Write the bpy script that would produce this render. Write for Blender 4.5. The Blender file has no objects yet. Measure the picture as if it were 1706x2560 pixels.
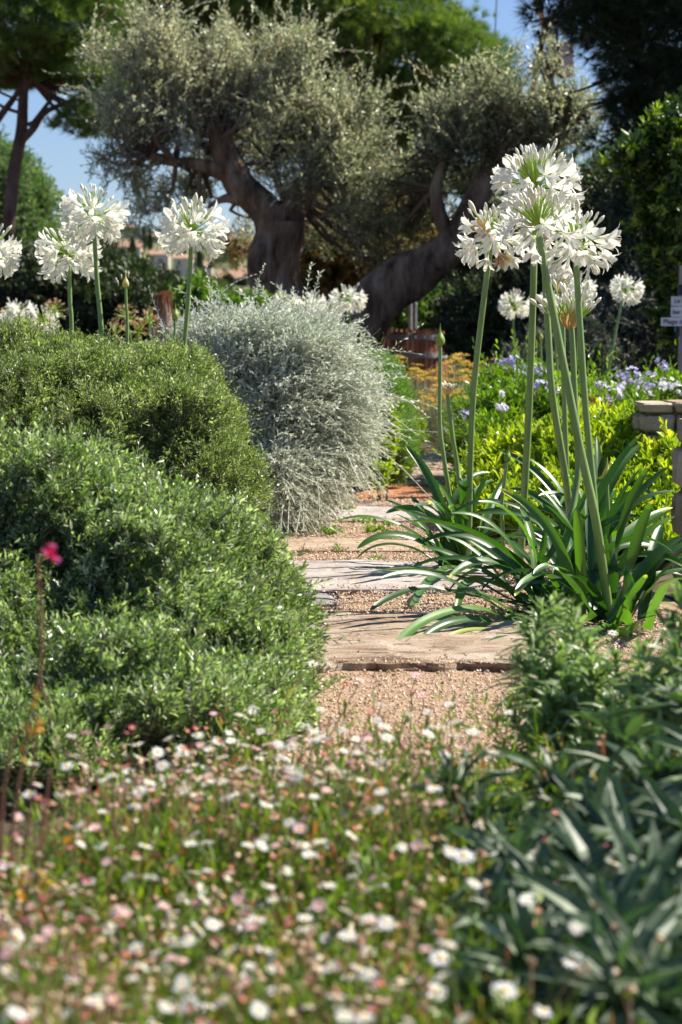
import bpy, math
import numpy as np
from mathutils import Vector, Matrix
C = bpy.context.scene
COL = C.collection
PI = math.pi
rng = np.random.default_rng(11)

# ---------------------------------------------------------------- camera, sky, sun, exposure
F = 6044.0                      # focal length in photograph pixels (85 mm on a 36 mm long side)
EYE = 0.63
PITCH = math.atan(440.0 / F)
cd = bpy.data.cameras.new('camera'); cam = bpy.data.objects.new('camera', cd); COL.objects.link(cam)
cam.location = (0, 0, EYE); cam.rotation_euler = (PI/2 - PITCH, 0, 0)
cd.sensor_fit = 'VERTICAL'; cd.sensor_height = 36; cd.lens = 36 * F / 2560
cd.clip_start = 0.05; cd.clip_end = 9000
cd.dof.use_dof = True; cd.dof.focus_distance = 5.7; cd.dof.aperture_fstop = 9.5
C.camera = cam
SUN_EL = math.radians(48); SUN_AZ = math.radians(68)      # azimuth from +Y towards +X
SV = Vector((math.sin(SUN_AZ)*math.cos(SUN_EL), math.cos(SUN_AZ)*math.cos(SUN_EL), math.sin(SUN_EL)))
w = bpy.data.worlds.new('World'); C.world = w; w.use_nodes = True
nt = w.node_tree; nt.nodes.clear()
sky = nt.nodes.new('ShaderNodeTexSky'); sky.sky_type = 'NISHITA'; sky.sun_disc = False
sky.sun_elevation = SUN_EL; sky.sun_rotation = SUN_AZ
sky.air_density = 1.0; sky.dust_density = 0.25; sky.ozone_density = 3.0
bg = nt.nodes.new('ShaderNodeBackground'); bg.inputs[1].default_value = 0.085
wo = nt.nodes.new('ShaderNodeOutputWorld')
mxs = nt.nodes.new('ShaderNodeMix'); mxs.data_type = 'RGBA'; mxs.blend_type = 'MULTIPLY'; mxs.inputs[0].default_value = 1; mxs.inputs[7].default_value = (.52, .57, .72, 1)
nt.links.new(sky.outputs[0], mxs.inputs[6]); nt.links.new(mxs.outputs[2], bg.inputs[0]); nt.links.new(bg.outputs[0], wo.inputs[0])
sl = bpy.data.lights.new('sun', 'SUN'); sl.energy = 5.0; sl.angle = math.radians(0.55); sl.color = (1.0, 0.93, 0.80)
so = bpy.data.objects.new('sun', sl); COL.objects.link(so); so.rotation_euler = SV.to_track_quat('Z', 'Y').to_euler()
C.view_settings.view_transform = 'Standard'; C.view_settings.look = 'None'
C.view_settings.exposure = 1.1; C.view_settings.gamma = 1.0
C.cycles.max_bounces = 7; C.cycles.diffuse_bounces = 3; C.cycles.glossy_bounces = 2
C.cycles.transmission_bounces = 4; C.cycles.transparent_max_bounces = 4
C.cycles.sample_clamp_indirect = 4.0

# ---------------------------------------------------------------- helpers
def PX(x, y, d):
    r = np.array([(x - 853.0)/F, math.cos(PITCH) + (1280.0-y)/F*math.sin(PITCH), -math.sin(PITCH) + (1280.0-y)/F*math.cos(PITCH)])
    return np.array([0, 0, EYE]) + r * (d / r[1])
def GX(x, d, z=0.0):
    return np.array([(x - 853.0)/F*d*1.0026, d, z])
def nrm(v):
    return v / np.maximum(np.linalg.norm(v, axis=-1, keepdims=True), 1e-9)
def wav(P, f, seed=0):
    r = np.random.default_rng(seed + 77); o = 0
    for k in range(6):
        kk = nrm(r.normal(size=3)) * f * (0.7 + 0.9*r.random())
        o = o + np.sin(P @ kk + r.random()*6.28)
    return o / 3.0
class MB:
    def __init__(s): s.V = []; s.F = []; s.n = 0
    def add(s, V, faces, tint=0.5, mi=0):
        V = np.asarray(V, float).reshape(-1, 3)
        for f in (faces if isinstance(faces, list) else [faces]):
            f = np.asarray(f, np.int64)
            if len(f) == 0: continue
            t = np.broadcast_to(np.asarray(tint, float), (len(f),)) if np.ndim(tint) == 0 else np.asarray(tint, float)
            s.F.append((f + s.n, t, mi))
        s.V.append(V); s.n += len(V)
    def build(s, name, mat, parent=None, smooth=False):
        V = np.concatenate(s.V)
        org = np.zeros(3)
        if parent is not None:
            q = parent
            while q is not None: org = org + np.array(q.location); q = q.parent
        V = V - org
        me = bpy.data.meshes.new(name)
        me.vertices.add(len(V)); me.vertices.foreach_set('co', V.ravel())
        li = np.concatenate([f.ravel() for f, t, m in s.F])
        sz = np.concatenate([np.full(len(f), f.shape[1]) for f, t, m in s.F])
        st = np.concatenate([[0], np.cumsum(sz)[:-1]])
        me.loops.add(len(li)); me.loops.foreach_set('vertex_index', li.astype(np.int32))
        me.polygons.add(len(sz)); me.polygons.foreach_set('loop_start', st.astype(np.int32))
        me.polygons.foreach_set('material_index', np.concatenate([np.full(len(f), m) for f, t, m in s.F]).astype(np.int32))
        me.polygons.foreach_set('use_smooth', np.full(len(sz), smooth))
        a = me.attributes.new('tint', 'FLOAT', 'FACE'); a.data.foreach_set('value', np.concatenate([t for f, t, m in s.F]).astype(np.float32))
        me.update(calc_edges=True)
        for m in (mat if isinstance(mat, list) else [mat]): me.materials.append(m)
        o = bpy.data.objects.new(name, me); COL.objects.link(o)
        if parent is not None: o.parent = parent
        return o
def tag(o, label=None, cat=None, group=None, kind=None):
    if label: o['label'] = label
    if cat: o['category'] = cat
    if group: o['group'] = group
    if kind: o['kind'] = kind
    return o
def thing(name, loc, label, cat, group=None):
    o = bpy.data.objects.new(name, None); COL.objects.link(o); o.location = [float(v) for v in loc]
    o.empty_display_size = 0.05
    return tag(o, label, cat, group)
def frames(P):
    T = np.gradient(P, axis=0); T = nrm(T)
    ref = np.array([0, 1, 0.0]) if abs(T[0][1]) < 0.9 else np.array([1, 0, 0.0])
    A = nrm(np.cross(T, ref)); B = np.cross(T, A)
    return T, A, B
def smooth_path(P, n):
    P = np.asarray(P, float); m = len(P)
    if m == 2: return P[0] + (P[1]-P[0]) * np.linspace(0, 1, n)[:, None]
    u = np.linspace(0, m-1, n); out = []
    for t in u:
        i = min(int(t), m-2); f = t - i
        p0 = P[max(i-1, 0)]; p1 = P[i]; p2 = P[i+1]; p3 = P[min(i+2, m-1)]
        out.append(0.5*((2*p1) + (-p0+p2)*f + (2*p0-5*p1+4*p2-p3)*f*f + (-p0+3*p1-3*p2+p3)*f**3))
    return np.array(out)
def tube(mb, P, R, ns=8, tint=0.5, rough=0.0, seed=0, cap=True, mi=0, freq=9.0):
    P = np.asarray(P, float); n = len(P); R = np.broadcast_to(np.asarray(R, float), (n,))
    T, A, B = frames(P)
    a = np.arange(ns)/ns*2*PI
    V = P[:, None] + (A[:, None]*np.cos(a)[None, :, None] + B[:, None]*np.sin(a)[None, :, None]) * R[:, None, None]
    if rough:
        d = V - P[:, None]
        q = np.stack([np.cos(a)[None]*np.ones((n, 1))*2.2, np.sin(a)[None]*np.ones((n, 1))*2.2, (np.arange(n)[:, None]/n*3)*np.ones((1, ns))], -1)
        V = P[:, None] + d * (1 + rough*(0.7*wav(q.reshape(-1, 3), 1.6, seed).reshape(n, ns, 1) + 0.6*wav(V.reshape(-1, 3)*np.array([1, 1, .35]), freq, seed+1).reshape(n, ns, 1)))
    V = V.reshape(-1, 3)
    i = np.arange(n-1)[:, None]*ns; j = np.arange(ns)[None]; jn = (j+1) % ns
    f = np.stack([i+j, i+jn, i+ns+jn, i+ns+j], -1).reshape(-1, 4)
    fs = [f]
    if cap: fs.append(np.array([list(range(ns))[::-1]])); fs.append(np.array([list(range((n-1)*ns, n*ns))]))
    mb.add(V, fs, tint, mi)
def many_tubes(mb, P, R, tint=0.5, ns=3, mi=0):
    """P (m,n,3) paths, R (n,) or (m,n) radii: thin stems, vectorised"""
    m, n, _ = P.shape
    T = nrm(np.gradient(P, axis=1)); ref = np.array([0.31, 0.2, 0.9]); ref = ref/np.linalg.norm(ref)
    A = nrm(np.cross(T, ref)); B = np.cross(T, A)
    a = np.arange(ns)/ns*2*PI; R = np.broadcast_to(R, (m, n))
    V = P[:, :, None] + (A[:, :, None]*np.cos(a)[None, None, :, None] + B[:, :, None]*np.sin(a)[None, None, :, None])*R[:, :, None, None]
    b = (np.arange(m)*n*ns)[:, None, None]; i = (np.arange(n-1)*ns)[None, :, None]; j = np.arange(ns)[None, None]; jn = (j+1) % ns
    f = np.stack([b+i+j, b+i+jn, b+i+ns+jn, b+i+ns+j], -1).reshape(-1, 4)
    t = np.repeat(np.broadcast_to(tint, (m,)), (n-1)*ns)
    mb.add(V.reshape(-1, 3), f, t, mi)
def box(mb, lo, hi, tint=0.5, mi=0, jit=0.0, r=None):
    lo = np.array(lo, float); hi = np.array(hi, float)
    V = np.array([[x, y, z] for z in (lo[2], hi[2]) for y in (lo[1], hi[1]) for x in (lo[0], hi[0])])
    if jit: V = V + rng.normal(size=V.shape)*jit
    mb.add(V, np.array([[0, 2, 3, 1], [4, 5, 7, 6], [0, 1, 5, 4], [2, 6, 7, 3], [0, 4, 6, 2], [1, 3, 7, 5]]), tint, mi)
# leaf templates: vertices (along, across, up), faces
T_DIA = (np.array([[0, 0, 0], [.5, .5, .07], [1, 0, 0], [.5, -.5, .07]]), np.array([[0, 2, 1], [0, 3, 2]]))
T_NEE = (np.array([[0, -.5, 0], [0, .5, 0], [1, 0, -.06]]), np.array([[0, 1, 2]]))
T_LEF = (np.array([[0, 0, 0], [.3, .42, .05], [.65, .45, .05], [1, 0, -.06], [.65, -.45, .05], [.3, -.42, .05], [.35, 0, 0], [.7, 0, -.01]]),
         np.array([[0, 6, 1], [0, 5, 6], [7, 3, 2], [7, 4, 3], [6, 2, 1], [6, 7, 2], [6, 5, 4], [6, 4, 7]]))
T_OBO = (np.array([[0, 0, 0], [.4, .26, .04], [.78, .5, .06], [1, 0, -.03], [.78, -.5, .06], [.4, -.26, .04], [.45, 0, 0], [.8, 0, 0]]), T_LEF[1])
_s = [(0, .16, 0), (.18, .36, .05), (.4, .5, .06), (.62, .46, .02), (.82, .3, -.07), (1, .02, -.2)]
T_LNG = (np.array([v for t, s, h in _s for v in ([t, -s, h+.03], [t, 0, h-.01], [t, s, h+.03])]),
         np.array([f for i in range(5) for f in ([3*i, 3*i+1, 3*i+4, 3*i+3], [3*i+1, 3*i+2, 3*i+5, 3*i+4])]))
def leaves(mb, P, D, N, L, W, tint, T=T_DIA, mi=0, bend=None):
    Tv, Tf = T; m = len(P); k = len(Tv)
    D = nrm(D); S = nrm(np.cross(D, N)); N = np.cross(S, D)
    L = np.broadcast_to(L, (m,)); W = np.broadcast_to(W, (m,))
    h = Tv[None, :, 2] if bend is None else Tv[None, :, 2] + np.asarray(bend)[:, None]*Tv[None, :, 0]**2
    V = P[:, None] + D[:, None]*(Tv[None, :, 0]*L[:, None])[..., None] + S[:, None]*(Tv[None, :, 1]*W[:, None])[..., None] + N[:, None]*(h*L[:, None])[..., None]
    f = (Tf[None] + (np.arange(m)*k)[:, None, None]).reshape(-1, Tf.shape[1])
    mb.add(V.reshape(-1, 3), f, np.repeat(np.broadcast_to(tint, (m,)), len(Tf)), mi)
def perp(D):
    ref = np.where(np.abs(D[..., 2:3]) < 0.9, np.array([0, 0, 1.0]), np.array([1.0, 0, 0]))
    A = nrm(np.cross(D, ref)); return A, np.cross(D, A)
def rdir(n, r):
    return nrm(r.normal(size=(n, 3)))
def shoots(mb, P, D, L, k, ll, lw, ang=55, T=T_DIA, tint=None, r=rng, tw=None, twr=0.001, start=.12, tvar=.12, tip=.45, mi=0, curve=None, vary=.25):
    """m shoots with k spirally set leaves each"""
    m = len(P); D = nrm(D); L = np.broadcast_to(L, (m,))
    A, B = perp(D)
    t = np.linspace(start, 1, k)
    cv = np.zeros((m, 3)) if curve is None else curve
    pos = P[:, None] + D[:, None]*(t[None]*L[:, None])[..., None] + cv[:, None]*(t[None]**2*L[:, None])[..., None]
    Dl = nrm(D[:, None] + 2*cv[:, None]*t[None, :, None])
    az = r.random(m)[:, None]*6.28 + np.arange(k)[None]*2.4 + r.normal(size=(m, k))*.3
    a = np.radians(ang)*(1 - tip*t[None]) * (1 + .25*r.normal(size=(m, k)))
    ld = Dl*np.cos(a)[..., None] + (A[:, None]*np.cos(az)[..., None] + B[:, None]*np.sin(az)[..., None])*np.sin(a)[..., None]
    N = Dl + .35*r.normal(size=ld.shape)
    tt = (np.full(m, .5) if tint is None else tint)[:, None] + r.normal(size=(m, k))*tvar
    Lf = ll*(1 + vary*r.normal(size=(m, k)))*np.where(t[None] > .85, .75, 1)
    leaves(mb, pos.reshape(-1, 3), ld.reshape(-1, 3), N.reshape(-1, 3), np.clip(Lf, ll*.4, ll*1.7).ravel(), lw*(1+.2*r.normal(size=m*k)), np.clip(tt, 0, 1).ravel(), T, mi)
    if tw is not None:
        u = np.linspace(0, 1, 4)
        Pp = P[:, None] + D[:, None]*(u[None]*L[:, None])[..., None] + cv[:, None]*(u[None]**2*L[:, None])[..., None]
        many_tubes(tw, Pp, twr*np.linspace(1, .5, 4)[None], tint=np.clip(r.random(m), 0, 1))
def lobes_px(lst):
    """(px, py, depth, rx px, rz px, ry m) -> centres, radii"""
    Cn = np.array([PX(a[0], a[1], a[2]) for a in lst]); R = np.array([[a[3]*a[2]/F, a[5], a[4]*a[2]/F] for a in lst])
    return Cn, R
def sample(Cn, R, n, r, rin=.8, rout=1.0, inner=.8, zmin=None, bump=.12, bf=6.0):
    """points on (or near) the surface of a union of ellipsoids, with outward normals"""
    area = (R[:, 0]*R[:, 1] + R[:, 1]*R[:, 2] + R[:, 0]*R[:, 2]); pr = area/area.sum()
    P = []; N = []; c = 0; it = 0
    while c < n and it < 40:
        it += 1; m = n*2
        i = r.choice(len(Cn), m, p=pr); d = rdir(m, r)
        f = rin + (rout-rin)*r.random(m)**.6
        q_ = Cn[i] + d*R[i]; f = f*(1 + bump*(.8*wav(q_, bf/max(R.mean(), 1e-3)*.45, 5) + .6*wav(q_, bf/max(R.mean(), 1e-3)*1.1, 8)))
        p = Cn[i] + d*R[i]*f[:, None]
        nn = nrm(d/R[i])
        ok = np.ones(m, bool)
        for k in range(len(Cn)):
            q = np.linalg.norm((p-Cn[k])/R[k], axis=1); ok &= (q > inner) | (i == k)
        if zmin is not None: ok &= p[:, 2] > zmin
        P.append(p[ok]); N.append(nn[ok]); c += ok.sum()
    return np.concatenate(P)[:n], np.concatenate(N)[:n]
# ---------------------------------------------------------------- materials
def nm(name):
    m = bpy.data.materials.new(name); m.use_nodes = True; t = m.node_tree; t.nodes.clear()
    return m, t, t.nodes.new, t.links.new
def ramp(t, stops):
    n = t.nodes.new('ShaderNodeValToRGB'); e = n.color_ramp.elements
    while len(e) < len(stops): e.new(.5)
    for i, (p, c) in enumerate(stops): e[i].position = p; e[i].color = (*c, 1)
    return n
def leaf_mat(name, stops, rough=.5, trans=.3, tc=(1.5, 1.7, .6), spec=.5, coat=0.0, objvar=0.0):
    m, t, new, link = nm(name)
    at = new('ShaderNodeAttribute'); at.attribute_name = 'tint'
    rp = ramp(t, stops); link(at.outputs['Fac'], rp.inputs[0])
    p = new('ShaderNodeBsdfPrincipled'); link(rp.outputs[0], p.inputs['Base Color'])
    p.inputs['Roughness'].default_value = rough; p.inputs['Specular IOR Level'].default_value = spec
    p.inputs['Coat Weight'].default_value = coat
    o = new('ShaderNodeOutputMaterial')
    if trans > 0:
        tr = new('ShaderNodeBsdfTranslucent'); mx = new('ShaderNodeMix'); mx.data_type = 'RGBA'; mx.blend_type = 'MULTIPLY'; mx.inputs[0].default_value = 1
        link(rp.outputs[0], mx.inputs[6]); mx.inputs[7].default_value = (*tc, 1); link(mx.outputs[2], tr.inputs[0])
        ms = new('ShaderNodeMixShader'); ms.inputs[0].default_value = trans
        link(p.outputs[0], ms.inputs[1]); link(tr.outputs[0], ms.inputs[2]); link(ms.outputs[0], o.inputs[0])
    else: link(p.outputs[0], o.inputs[0])
    return m
def rough_mat(name, stops, scale=(8, 8, 8), rough=.85, bump=.4, bdist=.01, detail=8, wave=None, tintmix=0.0, spec=.3, bscale=None, bumpdet=10):
    m, t, new, link = nm(name)
    tc = new('ShaderNodeTexCoord'); mp = new('ShaderNodeMapping'); mp.inputs['Scale'].default_value = scale; link(tc.outputs['Object'], mp.inputs[0])
    n1 = new('ShaderNodeTexNoise'); n1.inputs['Scale'].default_value = 1; n1.inputs['Detail'].default_value = detail; n1.inputs['Roughness'].default_value = .62; link(mp.outputs[0], n1.inputs[0])
    fac = n1.outputs['Fac']
    if tintmix:
        at = new('ShaderNodeAttribute'); at.attribute_name = 'tint'
        mm = new('ShaderNodeMix'); mm.inputs[0].default_value = tintmix; link(fac, mm.inputs[2]); link(at.outputs['Fac'], mm.inputs[3]); fac = mm.outputs[0]
    rp = ramp(t, stops); link(fac, rp.inputs[0])
    p = new('ShaderNodeBsdfPrincipled'); link(rp.outputs[0], p.inputs['Base Color']); p.inputs['Roughness'].default_value = rough; p.inputs['Specular IOR Level'].default_value = spec
    n2 = new('ShaderNodeTexNoise'); n2.inputs['Detail'].default_value = bumpdet; n2.inputs['Roughness'].default_value = .7
    mp2 = new('ShaderNodeMapping'); mp2.inputs['Scale'].default_value = bscale or tuple(3*s for s in scale); link(tc.outputs['Object'], mp2.inputs[0]); link(mp2.outputs[0], n2.inputs[0]); n2.inputs['Scale'].default_value = 1
    b = new('ShaderNodeBump'); b.inputs['Strength'].default_value = bump; b.inputs['Distance'].default_value = bdist; link(n2.outputs['Fac'], b.inputs['Height']); link(b.outputs[0], p.inputs['Normal'])
    o = new('ShaderNodeOutputMaterial'); link(p.outputs[0], o.inputs[0])
    return m
M = {}
M['soil'] = rough_mat('soil', [(.3, (.05, .035, .022)), (.7, (.13, .09, .06))], (6, 6, 6), .95, .6, .02)
M['gravelbed'] = rough_mat('gravel_bed', [(.25, (.22, .13, .08)), (.5, (.38, .26, .17)), (.8, (.50, .38, .28))], (160, 160, 160), .9, .9, .006, 3, bscale=(230, 230, 230), bumpdet=2)
M['pebble'] = leaf_mat('pebble', [(0, (.34, .22, .14)), (.3, (.52, .37, .25)), (.6, (.62, .47, .34)), (.85, (.68, .57, .45)), (1, (.68, .62, .55))], .8, 0, spec=.25)
def stone(name, a, b, c, sc=(6, 11, 11), crack=.75):
    m = rough_mat(name, [(.30, a), (.5, b), (.70, c)], sc, .85, .9, .006, 14, bscale=(22, 60, 60), bumpdet=14); t = m.node_tree; new = t.nodes.new; link = t.links.new
    p = next(n for n in t.nodes if n.type == 'BSDF_PRINCIPLED'); bc = p.inputs['Base Color'].links[0].from_socket; bp = next(n for n in t.nodes if n.type == 'BUMP'); tc = next(n for n in t.nodes if n.type == 'TEX_COORD')
    # speckled grain and thin weathered cleavage lines
    g = new('ShaderNodeTexNoise'); g.inputs['Scale'].default_value = 220; g.inputs['Detail'].default_value = 3; link(tc.outputs['Object'], g.inputs[0]); gr = ramp(t, [(.35, (.62, .60, .58)), (.55, (1, 1, 1)), (.75, (1.18, 1.16, 1.14))]); link(g.outputs['Fac'], gr.inputs[0])
    m1 = new('ShaderNodeMix'); m1.data_type = 'RGBA'; m1.blend_type = 'MULTIPLY'; m1.inputs[0].default_value = .8; link(bc, m1.inputs[6]); link(gr.outputs[0], m1.inputs[7])
    mp = new('ShaderNodeMapping'); mp.inputs['Scale'].default_value = (4, 8, 8); link(tc.outputs['Object'], mp.inputs[0]); d = new('ShaderNodeTexNoise'); d.inputs['Scale'].default_value = 1.5; d.inputs['Detail'].default_value = 6; d.inputs['Distortion'].default_value = 1.2; link(mp.outputs[0], d.inputs[0])
    sb = new('ShaderNodeMath'); sb.operation = 'SUBTRACT'; sb.inputs[1].default_value = .5; link(d.outputs['Fac'], sb.inputs[0]); ab = new('ShaderNodeMath'); ab.operation = 'ABSOLUTE'; link(sb.outputs[0], ab.inputs[0])
    cr = ramp(t, [(0, (.30, .24, .20)), (.012, (.62, .56, .5)), (.03, (1, 1, 1))]); link(ab.outputs[0], cr.inputs[0]); m2 = new('ShaderNodeMix'); m2.data_type = 'RGBA'; m2.blend_type = 'MULTIPLY'; m2.inputs[0].default_value = crack; link(m1.outputs[2], m2.inputs[6]); link(cr.outputs[0], m2.inputs[7]); link(m2.outputs[2], p.inputs['Base Color'])
    return m
M['st_tan'] = stone('tan_stone', (.20, .135, .085), (.38, .29, .21), (.47, .42, .36), crack=.9)
M['st_sand'] = stone('sand_stone', (.30, .21, .14), (.42, .32, .23), (.50, .41, .32))
M['st_grey'] = stone('pale_grey_stone', (.30, .25, .22), (.42, .37, .34), (.50, .45, .42), (5, 7, 7), .3)
M['st_slate'] = stone('dark_grey_stone', (.13, .12, .12), (.24, .22, .22), (.36, .33, .31))
M['st_terra'] = stone('terracotta_stone', (.36, .13, .05), (.52, .22, .10), (.60, .33, .18))
M['wall'] = rough_mat('wall_stone', [(.25, (.26, .19, .12)), (.5, (.46, .36, .26)), (.75, (.62, .53, .42))], (9, 9, 22), .85, 1.0, .014, 12, tintmix=.3)
M['mortar'] = rough_mat('mortar', [(.3, (.07, .055, .04)), (.7, (.14, .11, .09))], (30, 30, 30), .95, .6, .005)
M['bark'] = rough_mat('olive_bark', [(.30, (.045, .028, .018)), (.47, (.27, .18, .115)), (.66, (.56, .42, .30))], (11, 11, 3.2), .92, 1.0, .09, 12, bscale=(20, 20, 5))
M['pbark'] = rough_mat('pine_bark', [(.3, (.05, .025, .018)), (.5, (.13, .075, .055)), (.75, (.26, .17, .13))], (8, 8, 3), .92, 1.0, .04, 8, bscale=(14, 14, 5))
M['drift'] = rough_mat('dead_wood', [(.3, (.14, .075, .05)), (.5, (.30, .20, .15)), (.75, (.48, .37, .30))], (30, 30, 5), .85, .9, .01)
M['deadtop'] = rough_mat('rusty_wood', [(.3, (.12, .045, .015)), (.7, (.38, .16, .06))], (40, 40, 12), .9, .9, .01)
M['twig'] = leaf_mat('twig', [(0, (.06, .04, .03)), (1, (.20, .15, .11))], .8, 0)
M['olive'] = leaf_mat('olive_leaf', [(0, (.12, .15, .06)), (.35, (.33, .36, .21)), (.65, (.57, .60, .44)), (.88, (.78, .80, .69)), (1, (.50, .38, .22))], .3, .5, (1.15, 1.2, .9), .9)  # light stops: silvery leaf tone plus speckled highlights put into the colour
M['brownleaf'] = leaf_mat('rusty_leaf', [(0, (.10, .10, .03)), (.45, (.24, .21, .06)), (.75, (.42, .26, .09)), (1, (.55, .30, .12))], .5, .35, (1.4, 1.2, .5))
M['pine'] = leaf_mat('pine_needle', [(0, (.045, .09, .018)), (.5, (.11, .18, .04)), (.85, (.22, .30, .065)), (1, (.34, .36, .11))], .5, .3, (1.4, 1.6, .5))
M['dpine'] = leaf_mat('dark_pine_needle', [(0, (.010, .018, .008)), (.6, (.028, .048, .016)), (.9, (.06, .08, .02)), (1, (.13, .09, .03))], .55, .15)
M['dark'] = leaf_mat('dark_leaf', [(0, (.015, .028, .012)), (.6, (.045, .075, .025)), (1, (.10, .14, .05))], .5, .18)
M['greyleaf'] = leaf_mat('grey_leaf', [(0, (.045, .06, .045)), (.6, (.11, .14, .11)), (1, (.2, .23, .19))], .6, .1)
M['midtree'] = leaf_mat('mid_green_leaf', [(0, (.07, .13, .05)), (.5, (.15, .25, .10)), (1, (.28, .38, .18))], .5, .25)
M['arbutus'] = leaf_mat('arbutus_leaf', [(0, (.012, .03, .006)), (.6, (.035, .07, .010)), (.85, (.13, .22, .025)), (1, (.34, .42, .06))], .35, .25, (1.6, 1.9, .4))
M['vine'] = leaf_mat('vine_leaf', [(0, (.05, .12, .015)), (.6, (.12, .22, .03)), (1, (.33, .42, .07))], .4, .35)
M['west'] = leaf_mat('rosemary_leaf', [(0, (.07, .12, .035)), (.5, (.205, .26, .12)), (.85, (.345, .39, .23)), (1, (.60, .64, .50))], .32, .36, (1.4, 1.8, .6), .7)  # palest stop stands in for sunlit sparkle, highlights put into the leaf colour
M['west2'] = leaf_mat('dusty_green_leaf', [(0, (.09, .13, .03)), (.5, (.215, .27, .105)), (.85, (.36, .41, .21)), (1, (.58, .62, .44))], .35, .36, (1.4, 1.7, .6), .6)
M['silver'] = leaf_mat('silver_leaf', [(0, (.22, .25, .18)), (.45, (.50, .54, .45)), (.8, (.72, .75, .67)), (1, (.80, .81, .74))], .5, .30, (1, 1.1, .9), .4)
M['stwig'] = leaf_mat('silver_twig', [(0, (.30, .27, .19)), (1, (.55, .55, .45))], .7, 0)
M['fgreen'] = leaf_mat('feather_leaf', [(0, (.09, .18, .04)), (.6, (.20, .35, .09)), (1, (.34, .47, .18))], .5, .35)
M['pitto'] = leaf_mat('pittosporum_leaf', [(0, (.12, .20, .012)), (.5, (.235, .36, .03)), (.85, (.39, .50, .055)), (1, (.56, .60, .10))], .24, .44, (1.5, 1.45, .3), .55)
M['solan'] = leaf_mat('nightshade_leaf', [(0, (.04, .09, .010)), (.6, (.14, .26, .022)), (1, (.34, .50, .04))], .35, .35, (1.5, 1.7, .35))
M['redleaf'] = leaf_mat('red_leaf', [(0, (.08, .02, .015)), (1, (.3, .07, .05))], .5, .3, (1.5, .8, .6))
M['lilac'] = leaf_mat('lilac_petal', [(0, (.38, .34, .66)), (.4, (.56, .54, .80)), (.65, (.76, .76, .9)), (1, (.86, .86, .9))], .6, .3, (1.1, 1.1, 1.1))
M['yellowfl'] = leaf_mat('mustard_flower', [(0, (.55, .36, .05)), (.6, (.76, .54, .08)), (1, (.80, .68, .25))], .7, .3)
M['straw'] = leaf_mat('straw_stem', [(0, (.22, .22, .12)), (.5, (.38, .40, .25)), (1, (.56, .57, .42))], .7, .1)
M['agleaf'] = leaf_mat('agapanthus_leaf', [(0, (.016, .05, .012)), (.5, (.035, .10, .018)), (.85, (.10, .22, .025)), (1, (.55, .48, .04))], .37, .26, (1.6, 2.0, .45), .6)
M['agstem'] = rough_mat('agapanthus_stem', [(.3, (.14, .235, .06)), (.7, (.24, .35, .10))], (60, 60, 6), .38, .05, .001, 3, spec=.5)
M['pedi'] = leaf_mat('pedicel', [(0, (.22, .38, .03)), (1, (.45, .60, .08))], .45, .25, (1.3, 1.4, .5))
M['petal'] = leaf_mat('white_petal', [(0, (.84, .83, .75)), (1, (.92, .91, .85))], .5, .45, (1, 1, .96), .3)
M['bud'] = leaf_mat('cream_bud', [(0, (.66, .66, .44)), (.6, (.86, .84, .72)), (1, (.88, .88, .84))], .45, .15, (1, 1, .9), .4)
M['stamen'] = leaf_mat('stamen', [(0, (.55, .45, .25)), (1, (.8, .78, .6))], .6, 0)
M['spathe'] = leaf_mat('bud_sheath', [(0, (.22, .33, .06)), (.4, (.45, .50, .13)), (.7, (.62, .54, .28)), (1, (.58, .36, .17))], .5, .35, (1.2, 1.1, .6))
M['whitepet'] = leaf_mat('daisy_white', [(0, (.80, .80, .78)), (1, (.9, .9, .88))], .6, .3, (1, 1, 1))
M['pinkpet'] = leaf_mat('daisy_pink', [(0, (.78, .45, .58)), (1, (.86, .66, .72))], .6, .3, (1, .9, .95))
M['deeppet'] = leaf_mat('daisy_magenta', [(0, (.42, .07, .16)), (1, (.66, .18, .34))], .6, .3, (1.2, .8, .9))
M['disc'] = leaf_mat('daisy_disc', [(0, (.62, .35, .02)), (1, (.80, .55, .04))], .7, 0)
M['dstem'] = leaf_mat('daisy_stem', [(0, (.10, .14, .03)), (1, (.24, .30, .07))], .6, .2)
M['carpet'] = leaf_mat('daisy_leaf', [(0, (.045, .09, .012)), (.4, (.15, .27, .022)), (.72, (.28, .38, .045)), (.78, (.36, .29, .13)), (.92, (.44, .30, .17)), (1, (.42, .14, .09))], .5, .32, (1.5, 1.6, .45))
M['dryhead'] = leaf_mat('dry_seed_head', [(0, (.34, .17, .09)), (.6, (.56, .38, .24)), (1, (.70, .58, .42))], .8, .1)
M['echium'] = leaf_mat('velvet_leaf', [(0, (.045, .08, .045)), (.5, (.07, .115, .062)), (.85, (.17, .24, .11)), (1, (.48, .54, .42))], .5, .16, (1.2, 1.8, .5), .5)
M['echi2'] = leaf_mat('fine_leaf', [(0, (.10, .15, .06)), (.5, (.21, .28, .13)), (.85, (.34, .41, .23)), (1, (.58, .62, .48))], .4, .32, (1.3, 1.7, .6), .5)
M['redstem'] = leaf_mat('red_stem', [(0, (.16, .055, .035)), (1, (.30, .14, .09))], .5, .05)
M['salvia'] = leaf_mat('crimson_petal', [(0, (.70, .02, .08)), (.6, (.8, .05, .16)), (1, (.62, .22, .5))], .5, .3, (1.3, .6, .7))
M['yleaf'] = leaf_mat('yellowed_leaf', [(0, (.55, .40, .04)), (1, (.70, .34, .05))], .5, .4, (1.3, 1.1, .5))
M['wood'] = rough_mat('stave_wood', [(.3, (.22, .09, .05)), (.5, (.38, .17, .10)), (.75, (.52, .27, .17))], (30, 30, 4), .6, .5, .004, tintmix=.4)
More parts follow.
